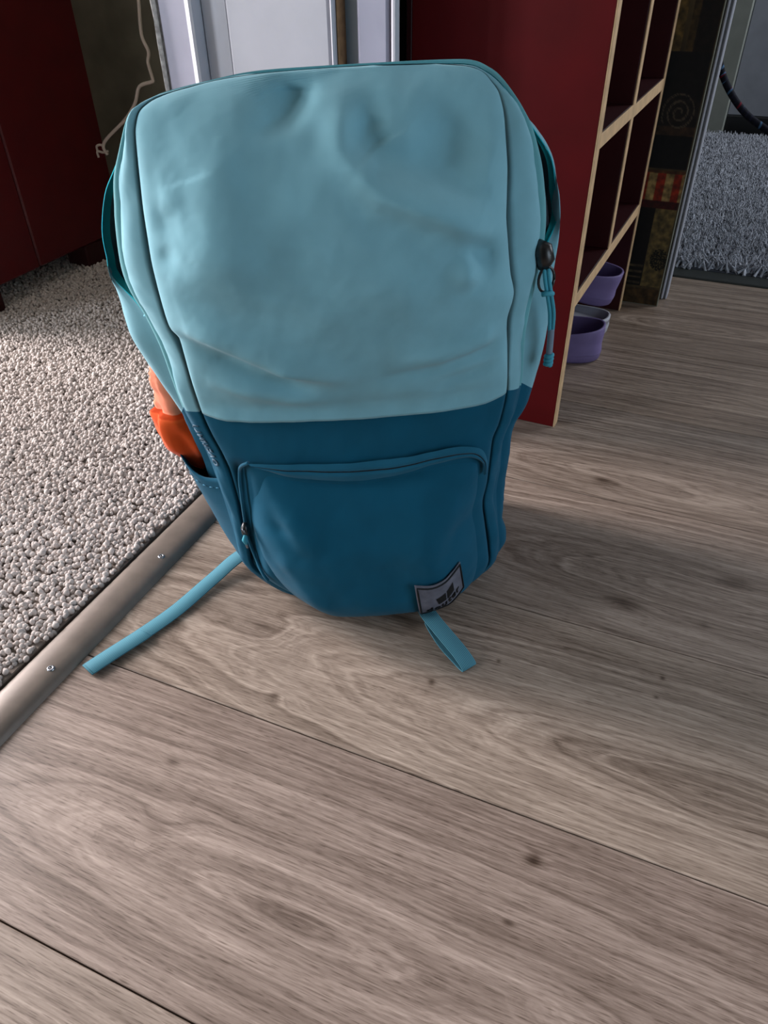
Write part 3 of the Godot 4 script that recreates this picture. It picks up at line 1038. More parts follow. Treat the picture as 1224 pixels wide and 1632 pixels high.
func stations() -> Array:
	# round the bag from bottom left over the top to bottom right:
	# front seam u, v; zip line u, v, w; widest line u, v, w
	var t := [
		[-0.03, 0.0, -0.06, 0.0, -0.02, -0.14, 0.0, -0.10], [-0.10, 0.012, -0.13, 0.004, -0.02, -0.185, 0.0, -0.10], [-0.135, 0.031, -0.163, 0.020, -0.025, -0.208, 0.006, -0.10],
		[-0.175, 0.066, -0.197, 0.056, -0.03, -0.228, 0.04, -0.10], [-0.199, 0.10, -0.217, 0.093, -0.035, -0.245, 0.08, -0.10], [-0.200, 0.15, -0.222, 0.148, -0.04, -0.255, 0.14, -0.10],
		[-0.204, 0.207, -0.228, 0.205, -0.04, -0.262, 0.20, -0.10], [-0.208, 0.27, -0.236, 0.266, -0.04, -0.266, 0.255, -0.10], [-0.217, 0.335, -0.248, 0.328, -0.045, -0.274, 0.305, -0.10],
		[-0.230, 0.379, -0.262, 0.369, -0.05, -0.282, 0.343, -0.10], [-0.238, 0.416, -0.272, 0.404, -0.05, -0.287, 0.365, -0.10], [-0.243, 0.461, -0.280, 0.452, -0.05, -0.311, 0.425, -0.10],
		[-0.248, 0.515, -0.288, 0.510, -0.05, -0.344, 0.500, -0.10], [-0.261, 0.560, -0.303, 0.557, -0.06, -0.353, 0.555, -0.12], [-0.265, 0.590, -0.318, 0.588, -0.065, -0.354, 0.590, -0.13],
		[-0.268, 0.62, -0.325, 0.617, -0.07, -0.355, 0.620, -0.15], [-0.270, 0.653, -0.323, 0.655, -0.07, -0.352, 0.655, -0.16], [-0.270, 0.703, -0.316, 0.703, -0.07, -0.335, 0.703, -0.16],
		[-0.269, 0.739, -0.308, 0.739, -0.07, -0.314, 0.739, -0.15], [-0.268, 0.773, -0.291, 0.773, -0.07, -0.293, 0.770, -0.13], [-0.267, 0.796, -0.279, 0.796, -0.075, -0.279, 0.792, -0.13],
		[-0.264, 0.808, -0.270, 0.809, -0.08, -0.269, 0.803, -0.13], [-0.259, 0.818, -0.259, 0.815, -0.082, -0.257, 0.807, -0.14], [-0.244, 0.828, -0.243, 0.822, -0.088, -0.240, 0.812, -0.15],
		[-0.220, 0.836, -0.220, 0.829, -0.096, -0.217, 0.817, -0.16], [-0.165, 0.847, -0.165, 0.839, -0.105, -0.163, 0.826, -0.17], [-0.110, 0.853, -0.110, 0.847, -0.112, -0.108, 0.838, -0.18],
		[-0.03, 0.857, -0.03, 0.850, -0.115, -0.03, 0.843, -0.18], [0.04, 0.859, 0.04, 0.852, -0.116, 0.04, 0.845, -0.18], [0.12, 0.859, 0.122, 0.855, -0.112, 0.122, 0.845, -0.17],
		[0.160, 0.856, 0.166, 0.856, -0.10, 0.167, 0.841, -0.16], [0.180, 0.850, 0.189, 0.848, -0.09, 0.191, 0.834, -0.15], [0.191, 0.840, 0.204, 0.838, -0.085, 0.207, 0.826, -0.14],
		[0.201, 0.827, 0.220, 0.820, -0.08, 0.224, 0.812, -0.13], [0.207, 0.804, 0.241, 0.795, -0.08, 0.245, 0.790, -0.13], [0.209, 0.781, 0.252, 0.779, -0.075, 0.258, 0.776, -0.12],
		[0.212, 0.739, 0.268, 0.739, -0.07, 0.289, 0.739, -0.13], [0.212, 0.694, 0.279, 0.694, -0.07, 0.304, 0.694, -0.12], [0.216, 0.656, 0.284, 0.655, -0.07, 0.312, 0.655, -0.11],
		[0.221, 0.618, 0.281, 0.620, -0.065, 0.314, 0.615, -0.10], [0.227, 0.584, 0.272, 0.584, -0.055, 0.315, 0.580, -0.10], [0.224, 0.545, 0.266, 0.545, -0.05, 0.317, 0.540, -0.10],
		[0.226, 0.502, 0.262, 0.500, -0.05, 0.313, 0.492, -0.10], [0.230, 0.460, 0.264, 0.452, -0.05, 0.310, 0.435, -0.10], [0.233, 0.425, 0.264, 0.412, -0.05, 0.302, 0.378, -0.10],
		[0.227, 0.37, 0.258, 0.362, -0.05, 0.292, 0.342, -0.10], [0.218, 0.335, 0.245, 0.329, -0.05, 0.276, 0.312, -0.10], [0.217, 0.299, 0.242, 0.294, -0.05, 0.273, 0.28, -0.10],
		[0.216, 0.254, 0.243, 0.252, -0.05, 0.276, 0.245, -0.10], [0.211, 0.211, 0.241, 0.209, -0.05, 0.276, 0.205, -0.10], [0.218, 0.163, 0.245, 0.162, -0.05, 0.274, 0.16, -0.10],
		[0.228, 0.11, 0.252, 0.11, -0.05, 0.273, 0.11, -0.10], [0.232, 0.073, 0.257, 0.073, -0.05, 0.284, 0.073, -0.10], [0.226, 0.05, 0.254, 0.045, -0.05, 0.286, 0.04, -0.10],
		[0.200, 0.025, 0.232, 0.018, -0.04, 0.268, 0.012, -0.10], [0.16, 0.010, 0.195, 0.004, -0.03, 0.235, 0.0, -0.10], [0.10, 0.0, 0.14, 0.0, -0.02, 0.19, 0.0, -0.10]]
	var out := []
	for q in t:
		var s := Vector3(q[0], q[1], tab(depth_edge, q[1]) - 0.002)
		var z := Vector3(q[2], q[3], q[4])
		var m := Vector3(q[5], q[6], q[7])
		var bv: float = q[6]
		if bv > 0.3:
			bv = 0.3 + (bv - 0.3) * 0.93
		var bk := Vector3(q[5] * 0.86, bv, -0.30)
		# the open zip: its rear edge
		var z2 := z + Vector3(0, 0, -0.004)
		if q[0] < -0.2 and q[1] > 0.53 and q[1] < 0.79:
			z2 = Vector3(tab([[0.53, -0.297], [0.557, -0.305], [0.575, -0.338], [0.59, -0.355], [0.607, -0.358], [0.634, -0.359], [0.665, -0.354], [0.695, -0.345], [0.72, -0.332], [0.745, -0.312], [0.775, -0.291]], q[1]), q[3], tab([[0.53, -0.054], [0.557, -0.065], [0.575, -0.10], [0.6, -0.12], [0.7, -0.125], [0.745, -0.10], [0.78, -0.078]], q[1]))
		elif q[0] > 0.18 and q[1] > 0.605 and q[1] < 0.79:
			z2 = Vector3(tab([[0.605, 0.279], [0.625, 0.292], [0.64, 0.312], [0.66, 0.313], [0.70, 0.303], [0.74, 0.289], [0.765, 0.270], [0.785, 0.252]], q[1]), q[3], tab([[0.605, -0.065], [0.625, -0.08], [0.64, -0.105], [0.7, -0.11], [0.76, -0.09], [0.785, -0.079]], q[1]))
		out.append([s, z, z2, m, bk])
	return out

func build_gussets(bag: Node3D):
	var key := stations()
	var per := 5
	var fine := []
	var mark_l := 0
	var mark_r := 0
	for i in key.size() - 1:
		if absf(key[i][0].y - 0.416) < 0.001 and key[i][0].x < 0:
			mark_l = fine.size()
		if absf(key[i][0].y - 0.425) < 0.001 and key[i][0].x > 0:
			mark_r = fine.size()
		for k in per:
			var t := float(k) / per
			var st := []
			for c in 5:
				st.append((key[i][c] as Vector3).cubic_interpolate(key[i + 1][c], key[maxi(i - 1, 0)][c], key[mini(i + 2, key.size() - 1)][c], t))
			fine.append(st)
	fine.append(key[key.size() - 1])
	var front := []
	var tape_f := []
	var tape_r := []
	var rear := []
	for st in fine:
		var s: Vector3 = st[0]
		var z: Vector3 = st[1]
		var z2: Vector3 = st[2]
		var m: Vector3 = st[3]
		var bk: Vector3 = st[4]
		var outward := Vector3(m.x, (m.y - 0.45) * (1.0 if m.y > 0.7 else 0.0), 0).normalized()
		var line := PackedVector3Array()
		for j in 11:
			var t := j / 10.0 * 0.70
			var q := s.lerp(z, t)
			var bulge := 0.010 * sin(PI * minf(1.0, t / 0.9)) * smoothstep(0.855, 0.81, s.y)
			var wob: float = 0.006 * fn.get_noise_3d(s.x * 500.0 + 50.0, s.y * 900.0, t * 60.0) * sin(PI * t)
			q += Vector3(outward.x, outward.y, 0.6) * (bulge + wob)
			if j == 0:
				q += Vector3(0, 0, -0.010 * smoothstep(0.845, 0.80, s.y) - 0.001)
			line.append(B(q.x, q.y, q.z))
		front.append(line)
		line = PackedVector3Array()
		for j in 6:
			var t := 0.685 + j / 5.0 * 0.315
			var q := s.lerp(z, t)
			var bulge := 0.010 * sin(PI * minf(1.0, t / 0.9)) * smoothstep(0.855, 0.81, s.y) if t < 0.9 else 0.0
			q += Vector3(outward.x, outward.y, 0.6) * (bulge * 0.7 + 0.0055 * sin(PI * j / 5.0) + 0.001)
			line.append(B(q.x, q.y, q.z))
		tape_f.append(line)
		# rear tape: turns inwards from its edge
		line = PackedVector3Array()
		var gap := z.distance_to(z2)
		var inward := Vector3(-outward.x * 0.6, -outward.y * 0.6, -0.8) * minf(0.014, 0.20 * gap + 0.002)
		for j in 5:
			var t := j / 4.0
			var q := z2 + inward * (1.0 - t) + Vector3(outward.x, outward.y, 0) * 0.003 * sin(PI * t)
			line.append(B(q.x, q.y, q.z))
		for j in 3:
			var q := z2.lerp(m, (j + 1) * 0.07) + Vector3(outward.x, outward.y, 0) * 0.002
			line.append(B(q.x, q.y, q.z))
		tape_r.append(line)
		line = PackedVector3Array()
		for j in 19:
			var t := j / 18.0
			var q: Vector3
			if t < 0.5:
				q = z2.cubic_interpolate(m, z2 + (z2 - m) * 0.3 + Vector3(0, 0, 0.03), bk, t * 2.0)
			else:
				q = m.cubic_interpolate(bk, z2, bk + Vector3(-outward.x * 0.12, -0.02, -0.02), t * 2.0 - 1.0)
			var wob: float = 0.007 * fn.get_noise_3d(s.x * 400.0, s.y * 700.0, t * 160.0 + 300.0) * sin(PI * t)
			q += outward * wob
			q.y = maxf(q.y, 0.0)
			line.append(B(q.x, q.y, q.z))
		rear.append(line)
	var n := fine.size()
	obj("front_gusset", grid(front.slice(mark_l, mark_r + 1), true), M.light, bag).set_meta("label", "pale teal band round the lid")
	# lettering up the left band under the lid
	var ia := 0
	var ib := 0
	for i in mark_l + 1:
		if fine[i][0].y < 0.312:
			ia = i
		if fine[i][0].y < 0.388:
			ib = i
	var on_band := func(s: float, t: float, lift: float) -> Vector3:
		var fi := lerpf(ia, ib, s)
		var i := int(fi)
		var fj := clampf(3.0 + t * 5.0, 0, 9.99)
		var j := int(fj)
		var lo: Vector3 = (front[i][j] as Vector3).lerp(front[i][j + 1], fj - j)
		var hi: Vector3 = (front[i + 1][j] as Vector3).lerp(front[i + 1][j + 1], fj - j)
		return lo.lerp(hi, fi - i) + Vector3(-0.75, 0, 0.66) * lift * 0.5
	var side_text := obj("side_lettering", bent_text("OVERDAY", 0.0, 0.15, 0.92, on_band, 0.0012, true), M.pale_print, bag)
	side_text.set_meta("label", "small printed word up the left side band")
	obj("mark", tube([on_band.call(0.98, 0.9, 0.0015), on_band.call(1.06, 0.55, 0.0015), on_band.call(1.05, 0.1, 0.0015)], 0.0007, 6), M.pale_print, side_text)
	var za := mark_l
	var zb := mark_r
	for i in n:
		if fine[i][0].x < 0 and fine[i][0].y < 0.556:
			za = i
	for i in range(n - 1, 0, -1):
		if fine[i][0].x > 0 and fine[i][0].y < 0.60:
			zb = i
	obj("zipper_tape", grid(tape_f.slice(mark_l, mark_r + 1), true), M.tape_light, bag)
	obj("zipper_tape", grid(tape_r.slice(za, zb + 1), true), M.tape_bright, bag).set_meta("label", "turquoise inner zip tape")
	obj("rear_gusset", grid(rear.slice(mark_l, mark_r + 1), true), M.light, bag).set_meta("label", "pale teal rear side")
	for q in [[0, mark_l + 1], [mark_r, n]]:
		var joined := []
		for i in range(q[0], q[1]):
			var line := PackedVector3Array()
			line.append_array(front[i])
			line.append_array(tape_f[i].slice(2))
			line.append_array(rear[i].slice(1))
			joined.append(line)
		obj("side_panel", grid(joined, true), M.dark, bag).set_meta("label", "dark teal side under the lid")
	# back panel: closes the bag behind
	var back := []
	for i in range(0, n / 2):
		var a: Vector3 = rear[i][18]
		var b: Vector3 = rear[n - 1 - i][18]
		var line := PackedVector3Array()
		for j in 9:
			var t := j / 8.0
			line.append(a.lerp(b, t) + B(0, 0, -0.02 * sin(PI * t)))
		back.append(line)
	obj("back_panel", grid(back, true), M.dark, bag)
	# lining seen through the open zip
	var lin := []
	for i in range(za - 6, zb + 6):
		var st: Array = fine[i]
		var line := PackedVector3Array()
		for j in 9:
			var t := j / 8.0
			var e: Vector3 = (st[1] as Vector3) + Vector3(0, 0, -0.030)
			e.x *= 0.93
			var wide: Vector3 = st[3]
			wide.x *= 0.965
			var deep: Vector3 = st[4]
			deep.x *= 0.93
			deep.z = -0.27
			var q: Vector3 = e.lerp(wide, t * 2.0) if t < 0.5 else wide.lerp(deep, t * 2.0 - 1.0)
			q.y -= 0.03 * smoothstep(0.7, 0.85, q.y) + 0.004
			line.append(B(q.x, q.y, q.z))
		lin.append(line)
	obj("lining", grid(lin, true), M.lining, bag)
	# slider and pull cord at the right end of the zip
	var sl := obj("zip_slider", tube([B(0.268, 0.636, -0.048), B(0.276, 0.630, -0.040), B(0.280, 0.617, -0.036), B(0.279, 0.603, -0.036)], [0.0052, 0.0085, 0.0080, 0.0040], 12), M.black, bag)
	var ring := []
	for k in 21:
		var an := TAU * k / 20.0
		ring.append(B(0.284 + 0.0115 * cos(an), 0.590 + 0.019 * sin(an), -0.030))
	obj("ring", tube(ring, 0.0012, 8), M.black, sl)
	var pc := obj("pull_cord", tube(smooth_path([B(0.279, 0.605, -0.030), B(0.281, 0.590, -0.024), B(0.288, 0.566, -0.026), B(0.298, 0.535, -0.036), B(0.303, 0.505, -0.042)]), 0.0016, 10), M.cord_teal, bag)
	obj("strand", tube(smooth_path([B(0.285, 0.606, -0.030), B(0.287, 0.590, -0.024), B(0.294, 0.566, -0.026), B(0.304, 0.535, -0.036), B(0.308, 0.505, -0.042)]), 0.0016, 10), M.cord_teal, pc)
	obj("loop_knot", tube([B(0.278, 0.571, -0.022), B(0.283, 0.573, -0.019), B(0.289, 0.573, -0.019), B(0.294, 0.571, -0.023)], 0.0021, 10), M.cord_teal, pc)
	obj("sleeve", tube(smooth_path([B(0.3055, 0.507, -0.042), B(0.308, 0.485, -0.046), B(0.309, 0.462, -0.046)]), 0.0028, 12), M.cord_grey, pc).set_meta("label", "grey rubber sleeve on the cord")
	var kn := []
	for k in 30:
		var t := k / 29.0
		kn.append(B(0.309 + 0.0045 * cos(t * 19.0), 0.462 - 0.020 * t, -0.045 + 0.0045 * sin(t * 19.0)))
	obj("end_knot", tube(kn, 0.0021, 8), M.cord_teal, pc)
	# bar tack at the left end of the zip
	obj("bar_tack", tube([B(-0.296, 0.566, -0.048), B(-0.305, 0.553, -0.050)], 0.0012, 8), M.web_edge, bag)

func strip_between(top: Array, bottom: Array, n: int, across: int, lift: Callable) -> Array:
	# a sheet between two curves of u, v on the dark front
	var a := smooth_path(top, n)
	var b := smooth_path(bottom, n)
	var rows := []
	for j in across + 1:
		var t := float(j) / across
		var line := PackedVector3Array()
		for i in a.size():
			var f := float(i) / (a.size() - 1)
			var k := f * (b.size() - 1)
			var bi: Vector2 = b[int(k)].lerp(b[mini(int(k) + 1, b.size() - 1)], k - int(k))
			var q: Vector2 = bi.lerp(a[i], t)
			line.append(B(q.x, q.y, pocket_w(q.x, q.y) + lift.call(f, t)))
		rows.append(line)
	return rows

func build_pocket(bag: Node3D):
	# pocket cloth: from the zip down to the base
	var left := [[0.0, -0.045], [0.012, -0.098], [0.033, -0.127], [0.066, -0.148], [0.091, -0.160], [0.145, -0.180], [0.202, -0.187], [0.255, -0.181], [0.30, -0.166], [0.33, -0.150]]
	var right := [[0.0, 0.10], [0.012, 0.160], [0.023, 0.19], [0.05, 0.208], [0.10, 0.213], [0.168, 0.205], [0.204, 0.198], [0.25, 0.204], [0.281, 0.204], [0.31, 0.199], [0.33, 0.18]]
	var top := [[-0.16, 0.325], [-0.152, 0.326], [-0.082, 0.314], [0.0, 0.308], [0.054, 0.313], [0.108, 0.324], [0.155, 0.329], [0.181, 0.325], [0.2, 0.31], [0.206, 0.28]]
	var creases := [
		[Vector2(-0.150, 0.30), Vector2(-0.115, 0.245), Vector2(-0.085, 0.21), 0.007, 0.020], [Vector2(-0.185, 0.215), Vector2(-0.14, 0.16), Vector2(-0.08, 0.08), 0.006, 0.018],
		[Vector2(-0.165, 0.27), Vector2(-0.14, 0.225), Vector2(-0.105, 0.185), -0.007, 0.014], [Vector2(0.20, 0.205), Vector2(0.16, 0.195), Vector2(0.13, 0.16), -0.006, 0.016],
		[Vector2(0.19, 0.26), Vector2(0.15, 0.22), Vector2(0.12, 0.15), 0.005, 0.03], [Vector2(-0.06, 0.20), Vector2(0.02, 0.16), Vector2(0.07, 0.12), -0.010, 0.07]]
	var rows := []
	for i in 61:
		var s := i / 60.0
		var line := PackedVector3Array()
		for j in 71:
			var t := j / 70.0
			t = lerpf(t, 0.5 - 0.5 * cos(PI * t), 0.5)
			var u := lerpf(tab(left, 0.30 * s), tab(right, 0.30 * s), t)
			var v := tab(top, u) * pow(s, 1.2)
			u = lerpf(tab(left, v), tab(right, v), t)
			v = tab(top, u) * pow(s, 1.2)
			var edge := minf(minf(t, 1.0 - t) * 14.0, (1.0 - s) * 10.0)
			var puff := (0.008 * (1.0 - exp(-edge * 1.2)) + 0.050 * smoothstep(-0.03, 0.25, t) * smoothstep(1.02, 0.70, t) * smoothstep(1.0, 0.6, s) * smoothstep(-0.05, 0.35, s)) * smoothstep(0.0, 0.06, s)
			var cr := 0.0
			for c in creases:
				for k in 2:
					var p0: Vector2 = c[k]
					var p1: Vector2 = c[k + 1]
					var q := Geometry2D.get_closest_point_to_segment(Vector2(u, v), p0, p1)
					cr += 0.6 * c[3] * exp(-q.distance_squared_to(Vector2(u, v)) / (c[4] * c[4]))
			line.append(B(u, v, lid_w(u, v) + puff + cr * minf(1.0, edge * 0.5) + 0.001 - 0.012 * exp(-edge * 3.0)))
		rows.append(line)
	var pk := obj("front_pocket", grid(rows), M.dark, bag)
	pk.set_meta("label", "puffed dark teal front pocket")
	# zip band above it
	var a := [Vector2(-0.178, 0.338), Vector2(-0.116, 0.341), Vector2(-0.017, 0.340), Vector2(0.073, 0.344), Vector2(0.144, 0.351), Vector2(0.180, 0.345), Vector2(0.199, 0.332), Vector2(0.2085, 0.308), Vector2(0.209, 0.285)]
	var b := [Vector2(-0.158, 0.331), Vector2(-0.120, 0.321), Vector2(-0.082, 0.314), Vector2(0.0, 0.308), Vector2(0.054, 0.313), Vector2(0.108, 0.324), Vector2(0.155, 0.329), Vector2(0.181, 0.325), Vector2(0.199, 0.309), Vector2(0.203, 0.285)]
	var zt := obj("pocket_zipper", grid(strip_between(a, b, 10, 10, func(f, t): return 0.009 + 0.004 * sin(PI * t) - 0.004 * exp(-pow((t - 0.52) / 0.07, 2.0)))), M.tape_dark, bag)
	zt.set_meta("label", "reversed zip band over the pocket")
	var coil := []
	var ca := smooth_path(a, 10)
	var cb := smooth_path(b, 10)
	for i in ca.size():
		var k := float(i) / (ca.size() - 1) * (cb.size() - 1)
		var q: Vector2 = ca[i].lerp(cb[int(k)], 0.48)
		coil.append(B(q.x, q.y, pocket_w(q.x, q.y) + 0.0098))
	obj("zip_coil", tube(coil, 0.0007, 6), M.ink, zt)
	# piping down the left side, slider and pull
	var pipe := []
	for q in smooth_path([Vector2(-0.176, 0.339), Vector2(-0.190, 0.325), Vector2(-0.197, 0.295), Vector2(-0.199, 0.25), Vector2(-0.2, 0.20), Vector2(-0.199, 0.155), Vector2(-0.188, 0.11), Vector2(-0.172, 0.083)], 6):
		pipe.append(B(q.x, q.y, pocket_w(q.x, q.y) + 0.007))
	obj("piping", tube(pipe, 0.0016, 8), M.tape_dark, bag)
	var sl := obj("pocket_slider", tube([B(-0.199, 0.205, 0.012), B(-0.200, 0.197, 0.016), B(-0.2, 0.186, 0.016), B(-0.2, 0.178, 0.012)], [0.002, 0.0038, 0.0036, 0.002], 10), M.black, bag)
	obj("slider_eye", tube([B(-0.203, 0.199, 0.020), B(-0.201, 0.193, 0.022), B(-0.199, 0.188, 0.020)], 0.0011, 8), M.metal, sl)
	obj("puller", tube([B(-0.200, 0.186, 0.020), B(-0.2025, 0.175, 0.022), B(-0.2015, 0.163, 0.018)], [0.0016, 0.0026, 0.0014], 10), M.cord_teal, sl)
	obj("puller_end", tube([B(-0.2015, 0.163, 0.018), B(-0.2005, 0.153, 0.016)], 0.0013, 8), M.metal, sl)
	# grey woven patch with emblem and lettering
	var tl := [Vector2(0.080, 0.126), Vector2(0.107, 0.120), Vector2(0.134, 0.120), Vector2(0.150, 0.127), Vector2(0.164, 0.136)]
	var bl := [Vector2(0.095, 0.026), Vector2(0.122, 0.026), Vector2(0.146, 0.036), Vector2(0.164, 0.054), Vector2(0.176, 0.068)]
	var tc := smooth_path(tl, 6)
	var bc := smooth_path(bl, 6)
	var at := func(s: float, t: float, lift: float) -> Vector3:
		var k := clampf(s, 0, 1) * 24.0
		var i := mini(int(k), 23)
		var pa: Vector2 = tc[i].lerp(tc[i + 1], k - i)
		var pb: Vector2 = bc[i].lerp(bc[i + 1], k - i)
		var q := pb.lerp(pa, t)
		var pt := clampf((q.x - tab(left, q.y)) / (tab(right, q.y) - tab(left, q.y)), 0, 1)
		var ps := pow(clampf(q.y / 0.32, 0, 1), 1.0 / 1.2)
		var puff := (0.008 * (1.0 - exp(-minf(pt, 1.0 - pt) * 16.8)) + 0.050 * smoothstep(-0.03, 0.25, pt) * smoothstep(1.02, 0.70, pt) * smoothstep(1.0, 0.6, ps) * smoothstep(-0.05, 0.35, ps)) * smoothstep(0.0, 0.06, ps) + 0.002
		return B(q.x, q.y, lid_w(q.x, q.y) + puff + lift)
	var patch_rows := []
	for j in 11:
		var line := PackedVector3Array()
		for i in 25:
			line.append(at.call(i / 24.0, j / 10.0, 0.0035))
		patch_rows.append(line)
	var patch := obj("brand_patch", shell(patch_rows, 0.0008), M.patch, bag)
	patch.set_meta("label", "grey woven brand patch")
	var border := []
	for q in [[0, 0.05, 0.07, 0.97, 0.07], [1, 0.97, 0.07, 0.97, 0.94], [2, 0.97, 0.94, 0.05, 0.94], [3, 0.05, 0.94, 0.05, 0.07]]:
		for k in 12:
			var f := k / 12.0
			border.append(at.call(lerpf(q[1], q[3], f), lerpf(q[2], q[4], f), 0.0042))
	border.append(border[0])
	obj("border", tube(border, 0.0009, 6), M.ink, patch)
	for poly in [[Vector2(0.31, 0.64), Vector2(0.485, 0.67), Vector2(0.485, 0.44), Vector2(0.345, 0.45)], [Vector2(0.51, 0.68), Vector2(0.69, 0.74), Vector2(0.69, 0.46), Vector2(0.51, 0.43)]]:
		var pr := []
		for j in 7:
			var line := PackedVector3Array()
			for i in 7:
				var q: Vector2 = poly[3].lerp(poly[2], i / 6.0).lerp(poly[0].lerp(poly[1], i / 6.0), j / 6.0)
				line.append(at.call(q.x, q.y, 0.0043))
			pr.append(line)
		obj("emblem", grid(pr), M.ink, patch)
	obj("lettering", bent_text("deuter", 0.14, 0.21, 0.82, at, 0.0041, false), M.ink, patch)

func bent_text(text: String, s0: float, t0: float, s1: float, at: Callable, lift: float, along_v: bool) -> ArrayMesh:
	# lettering laid onto a curved patch
	var tm := TextMesh.new()
	tm.text = text
	var sf := SystemFont.new()
	sf.font_names = PackedStringArray(["Droid Sans"])
	sf.font_weight = 700
	tm.font = sf
	tm.font_size = 32
	tm.pixel_size = 0.01
	tm.depth = 0.02
	tm.curve_step = 1.0
	var arr := tm.get_mesh_arrays()
	var vs: PackedVector3Array = arr[Mesh.ARRAY_VERTEX]
	var lo := Vector3(1e9, 1e9, 1e9)
	var hi := -lo
	for q in vs:
		lo = lo.min(q)
		hi = hi.max(q)
	var k := (s1 - s0) / (hi.x - lo.x)
	var st := SurfaceTool.new()
	st.begin(Mesh.PRIMITIVE_TRIANGLES)
	var idx: PackedInt32Array = arr[Mesh.ARRAY_INDEX]
	for q in vs:
		var f := (q.z - lo.z) / maxf(hi.z - lo.z, 1e-5)
		st.add_vertex(at.call(s0 + (q.x - lo.x) * k, t0 + (q.y - lo.y) * k * (5.0 if along_v else 1.3), lift + 0.0012 * f))
	for i in idx:
		st.add_index(i)
	st.generate_normals()
	return st.commit()

func ribbon(center: Array, across: Array, width: float, thick: float) -> ArrayMesh:
	# a woven band with rounded rims along a path
	var rows := []
	var n := center.size()
	for i in n:
		var t: Vector3 = (center[mini(i + 1, n - 1)] - center[maxi(i - 1, 0)]).normalized()
		var s: Vector3 = across[i]
		s = (s - t * s.dot(t)).normalized()
		var up := s.cross(t).normalized()
		var line := PackedVector3Array()
		for q in [[-0.5, 0.0], [-0.47, 0.5], [-0.40, 0.42], [0.40, 0.42], [0.47, 0.5], [0.5, 0.0], [0.47, -0.5], [-0.47, -0.5], [-0.5, 0.0]]:
			line.append(center[i] + s * width * q[0] + up * thick * q[1])
		rows.append(line)
	var st := SurfaceTool.new()
	st.begin(Mesh.PRIMITIVE_TRIANGLES)
	st.set_smooth_group(0)
	var nc := 9
	var vv := [0.0, 0.04, 0.1, 0.9, 0.96, 1.0, 0.96, 0.04, 0.0]
	var run := 0.0
	for i in n:
		if i > 0:
			run += (center[i] as Vector3).distance_to(center[i - 1])
		for j in nc:
			st.set_uv(Vector2(run / 0.02, vv[j]))
			st.add_vertex(rows[i][j])
	for i in n - 1:
		for j in nc - 1:
			var a := i * nc + j
			var b := a + nc
			for q in [a, a + 1, b + 1, a, b + 1, b]:
				st.add_index(q)
	for e in 2:
		var a := 0 if e == 0 else (n - 1) * nc
		for j in range(1, nc - 2):
			for q in ([a, a + j, a + j + 1] if e == 1 else [a, a + j + 1, a + j]):
				st.add_index(q)
	st.generate_normals()
	return st.commit()

func build_straps(bag: Node3D):
	var inv := bag.transform.affine_inverse()
	var wd := 0.0325 * H
	# long strap lying towards the carpet
	var path := []
	var side := []
	var raw := [P(-0.56, 0.05, 1.0), P(-0.630, 0.045, 0.935), P(-0.6944, 0.0300, 0.9047), P(-0.7235, 0.0120, 0.8396), P(-0.7426, 0.0070, 0.7458), P(-0.7644, 0.0065, 0.6715), P(-0.7851, 0.0060, 0.6141), P(-0.8011, 0.0060, 0.5666)]
	for q in smooth_path(raw, 6):
		path.append(inv * q)
		side.append(inv.basis * Vector3(0.943, 0, 0.332))
	var s1 := obj("lower_strap", ribbon(path, side, wd, 0.0014), M.webbing, bag)
	s1.set_meta("label", "pale blue webbing strap end at left")
	var lp := []
	var ls := []
	for q in smooth_path([P(-0.7599, 0.0105, 0.6742), P(-0.7626, 0.0105, 0.6634), P(-0.7821, 0.0098, 0.6118), P(-0.7972, 0.0095, 0.5681)], 5):
		lp.append(inv * q)
		ls.append(inv.basis * Vector3(0.943, 0, 0.332))
	obj("folded_end", ribbon(lp, ls, wd, 0.0016), M.webbing, s1)
	# short strap end in front of the base
	path = []
	side = []
	var top := smooth_path([P(-0.345, 0.026, 0.945), P(-0.310, 0.030, 0.900), P(-0.287, 0.033, 0.877), P(-0.255, 0.030, 0.854), P(-0.225, 0.022, 0.836), P(-0.206, 0.012, 0.825), P(-0.2015, 0.006, 0.8225), P(-0.205, 0.003, 0.8245), P(-0.225, 0.0035, 0.837), P(-0.255, 0.009, 0.855), P(-0.280, 0.020, 0.872), P(-0.292, 0.028, 0.881)], 5)
	for q in top:
		path.append(inv * q)
		side.append(inv.basis * Vector3(0.53, 0.0, -0.85))
	obj("strap_loop", ribbon(path, side, wd * 0.94, 0.0013), M.webbing, bag).set_meta("label", "short folded webbing end in front of the base")

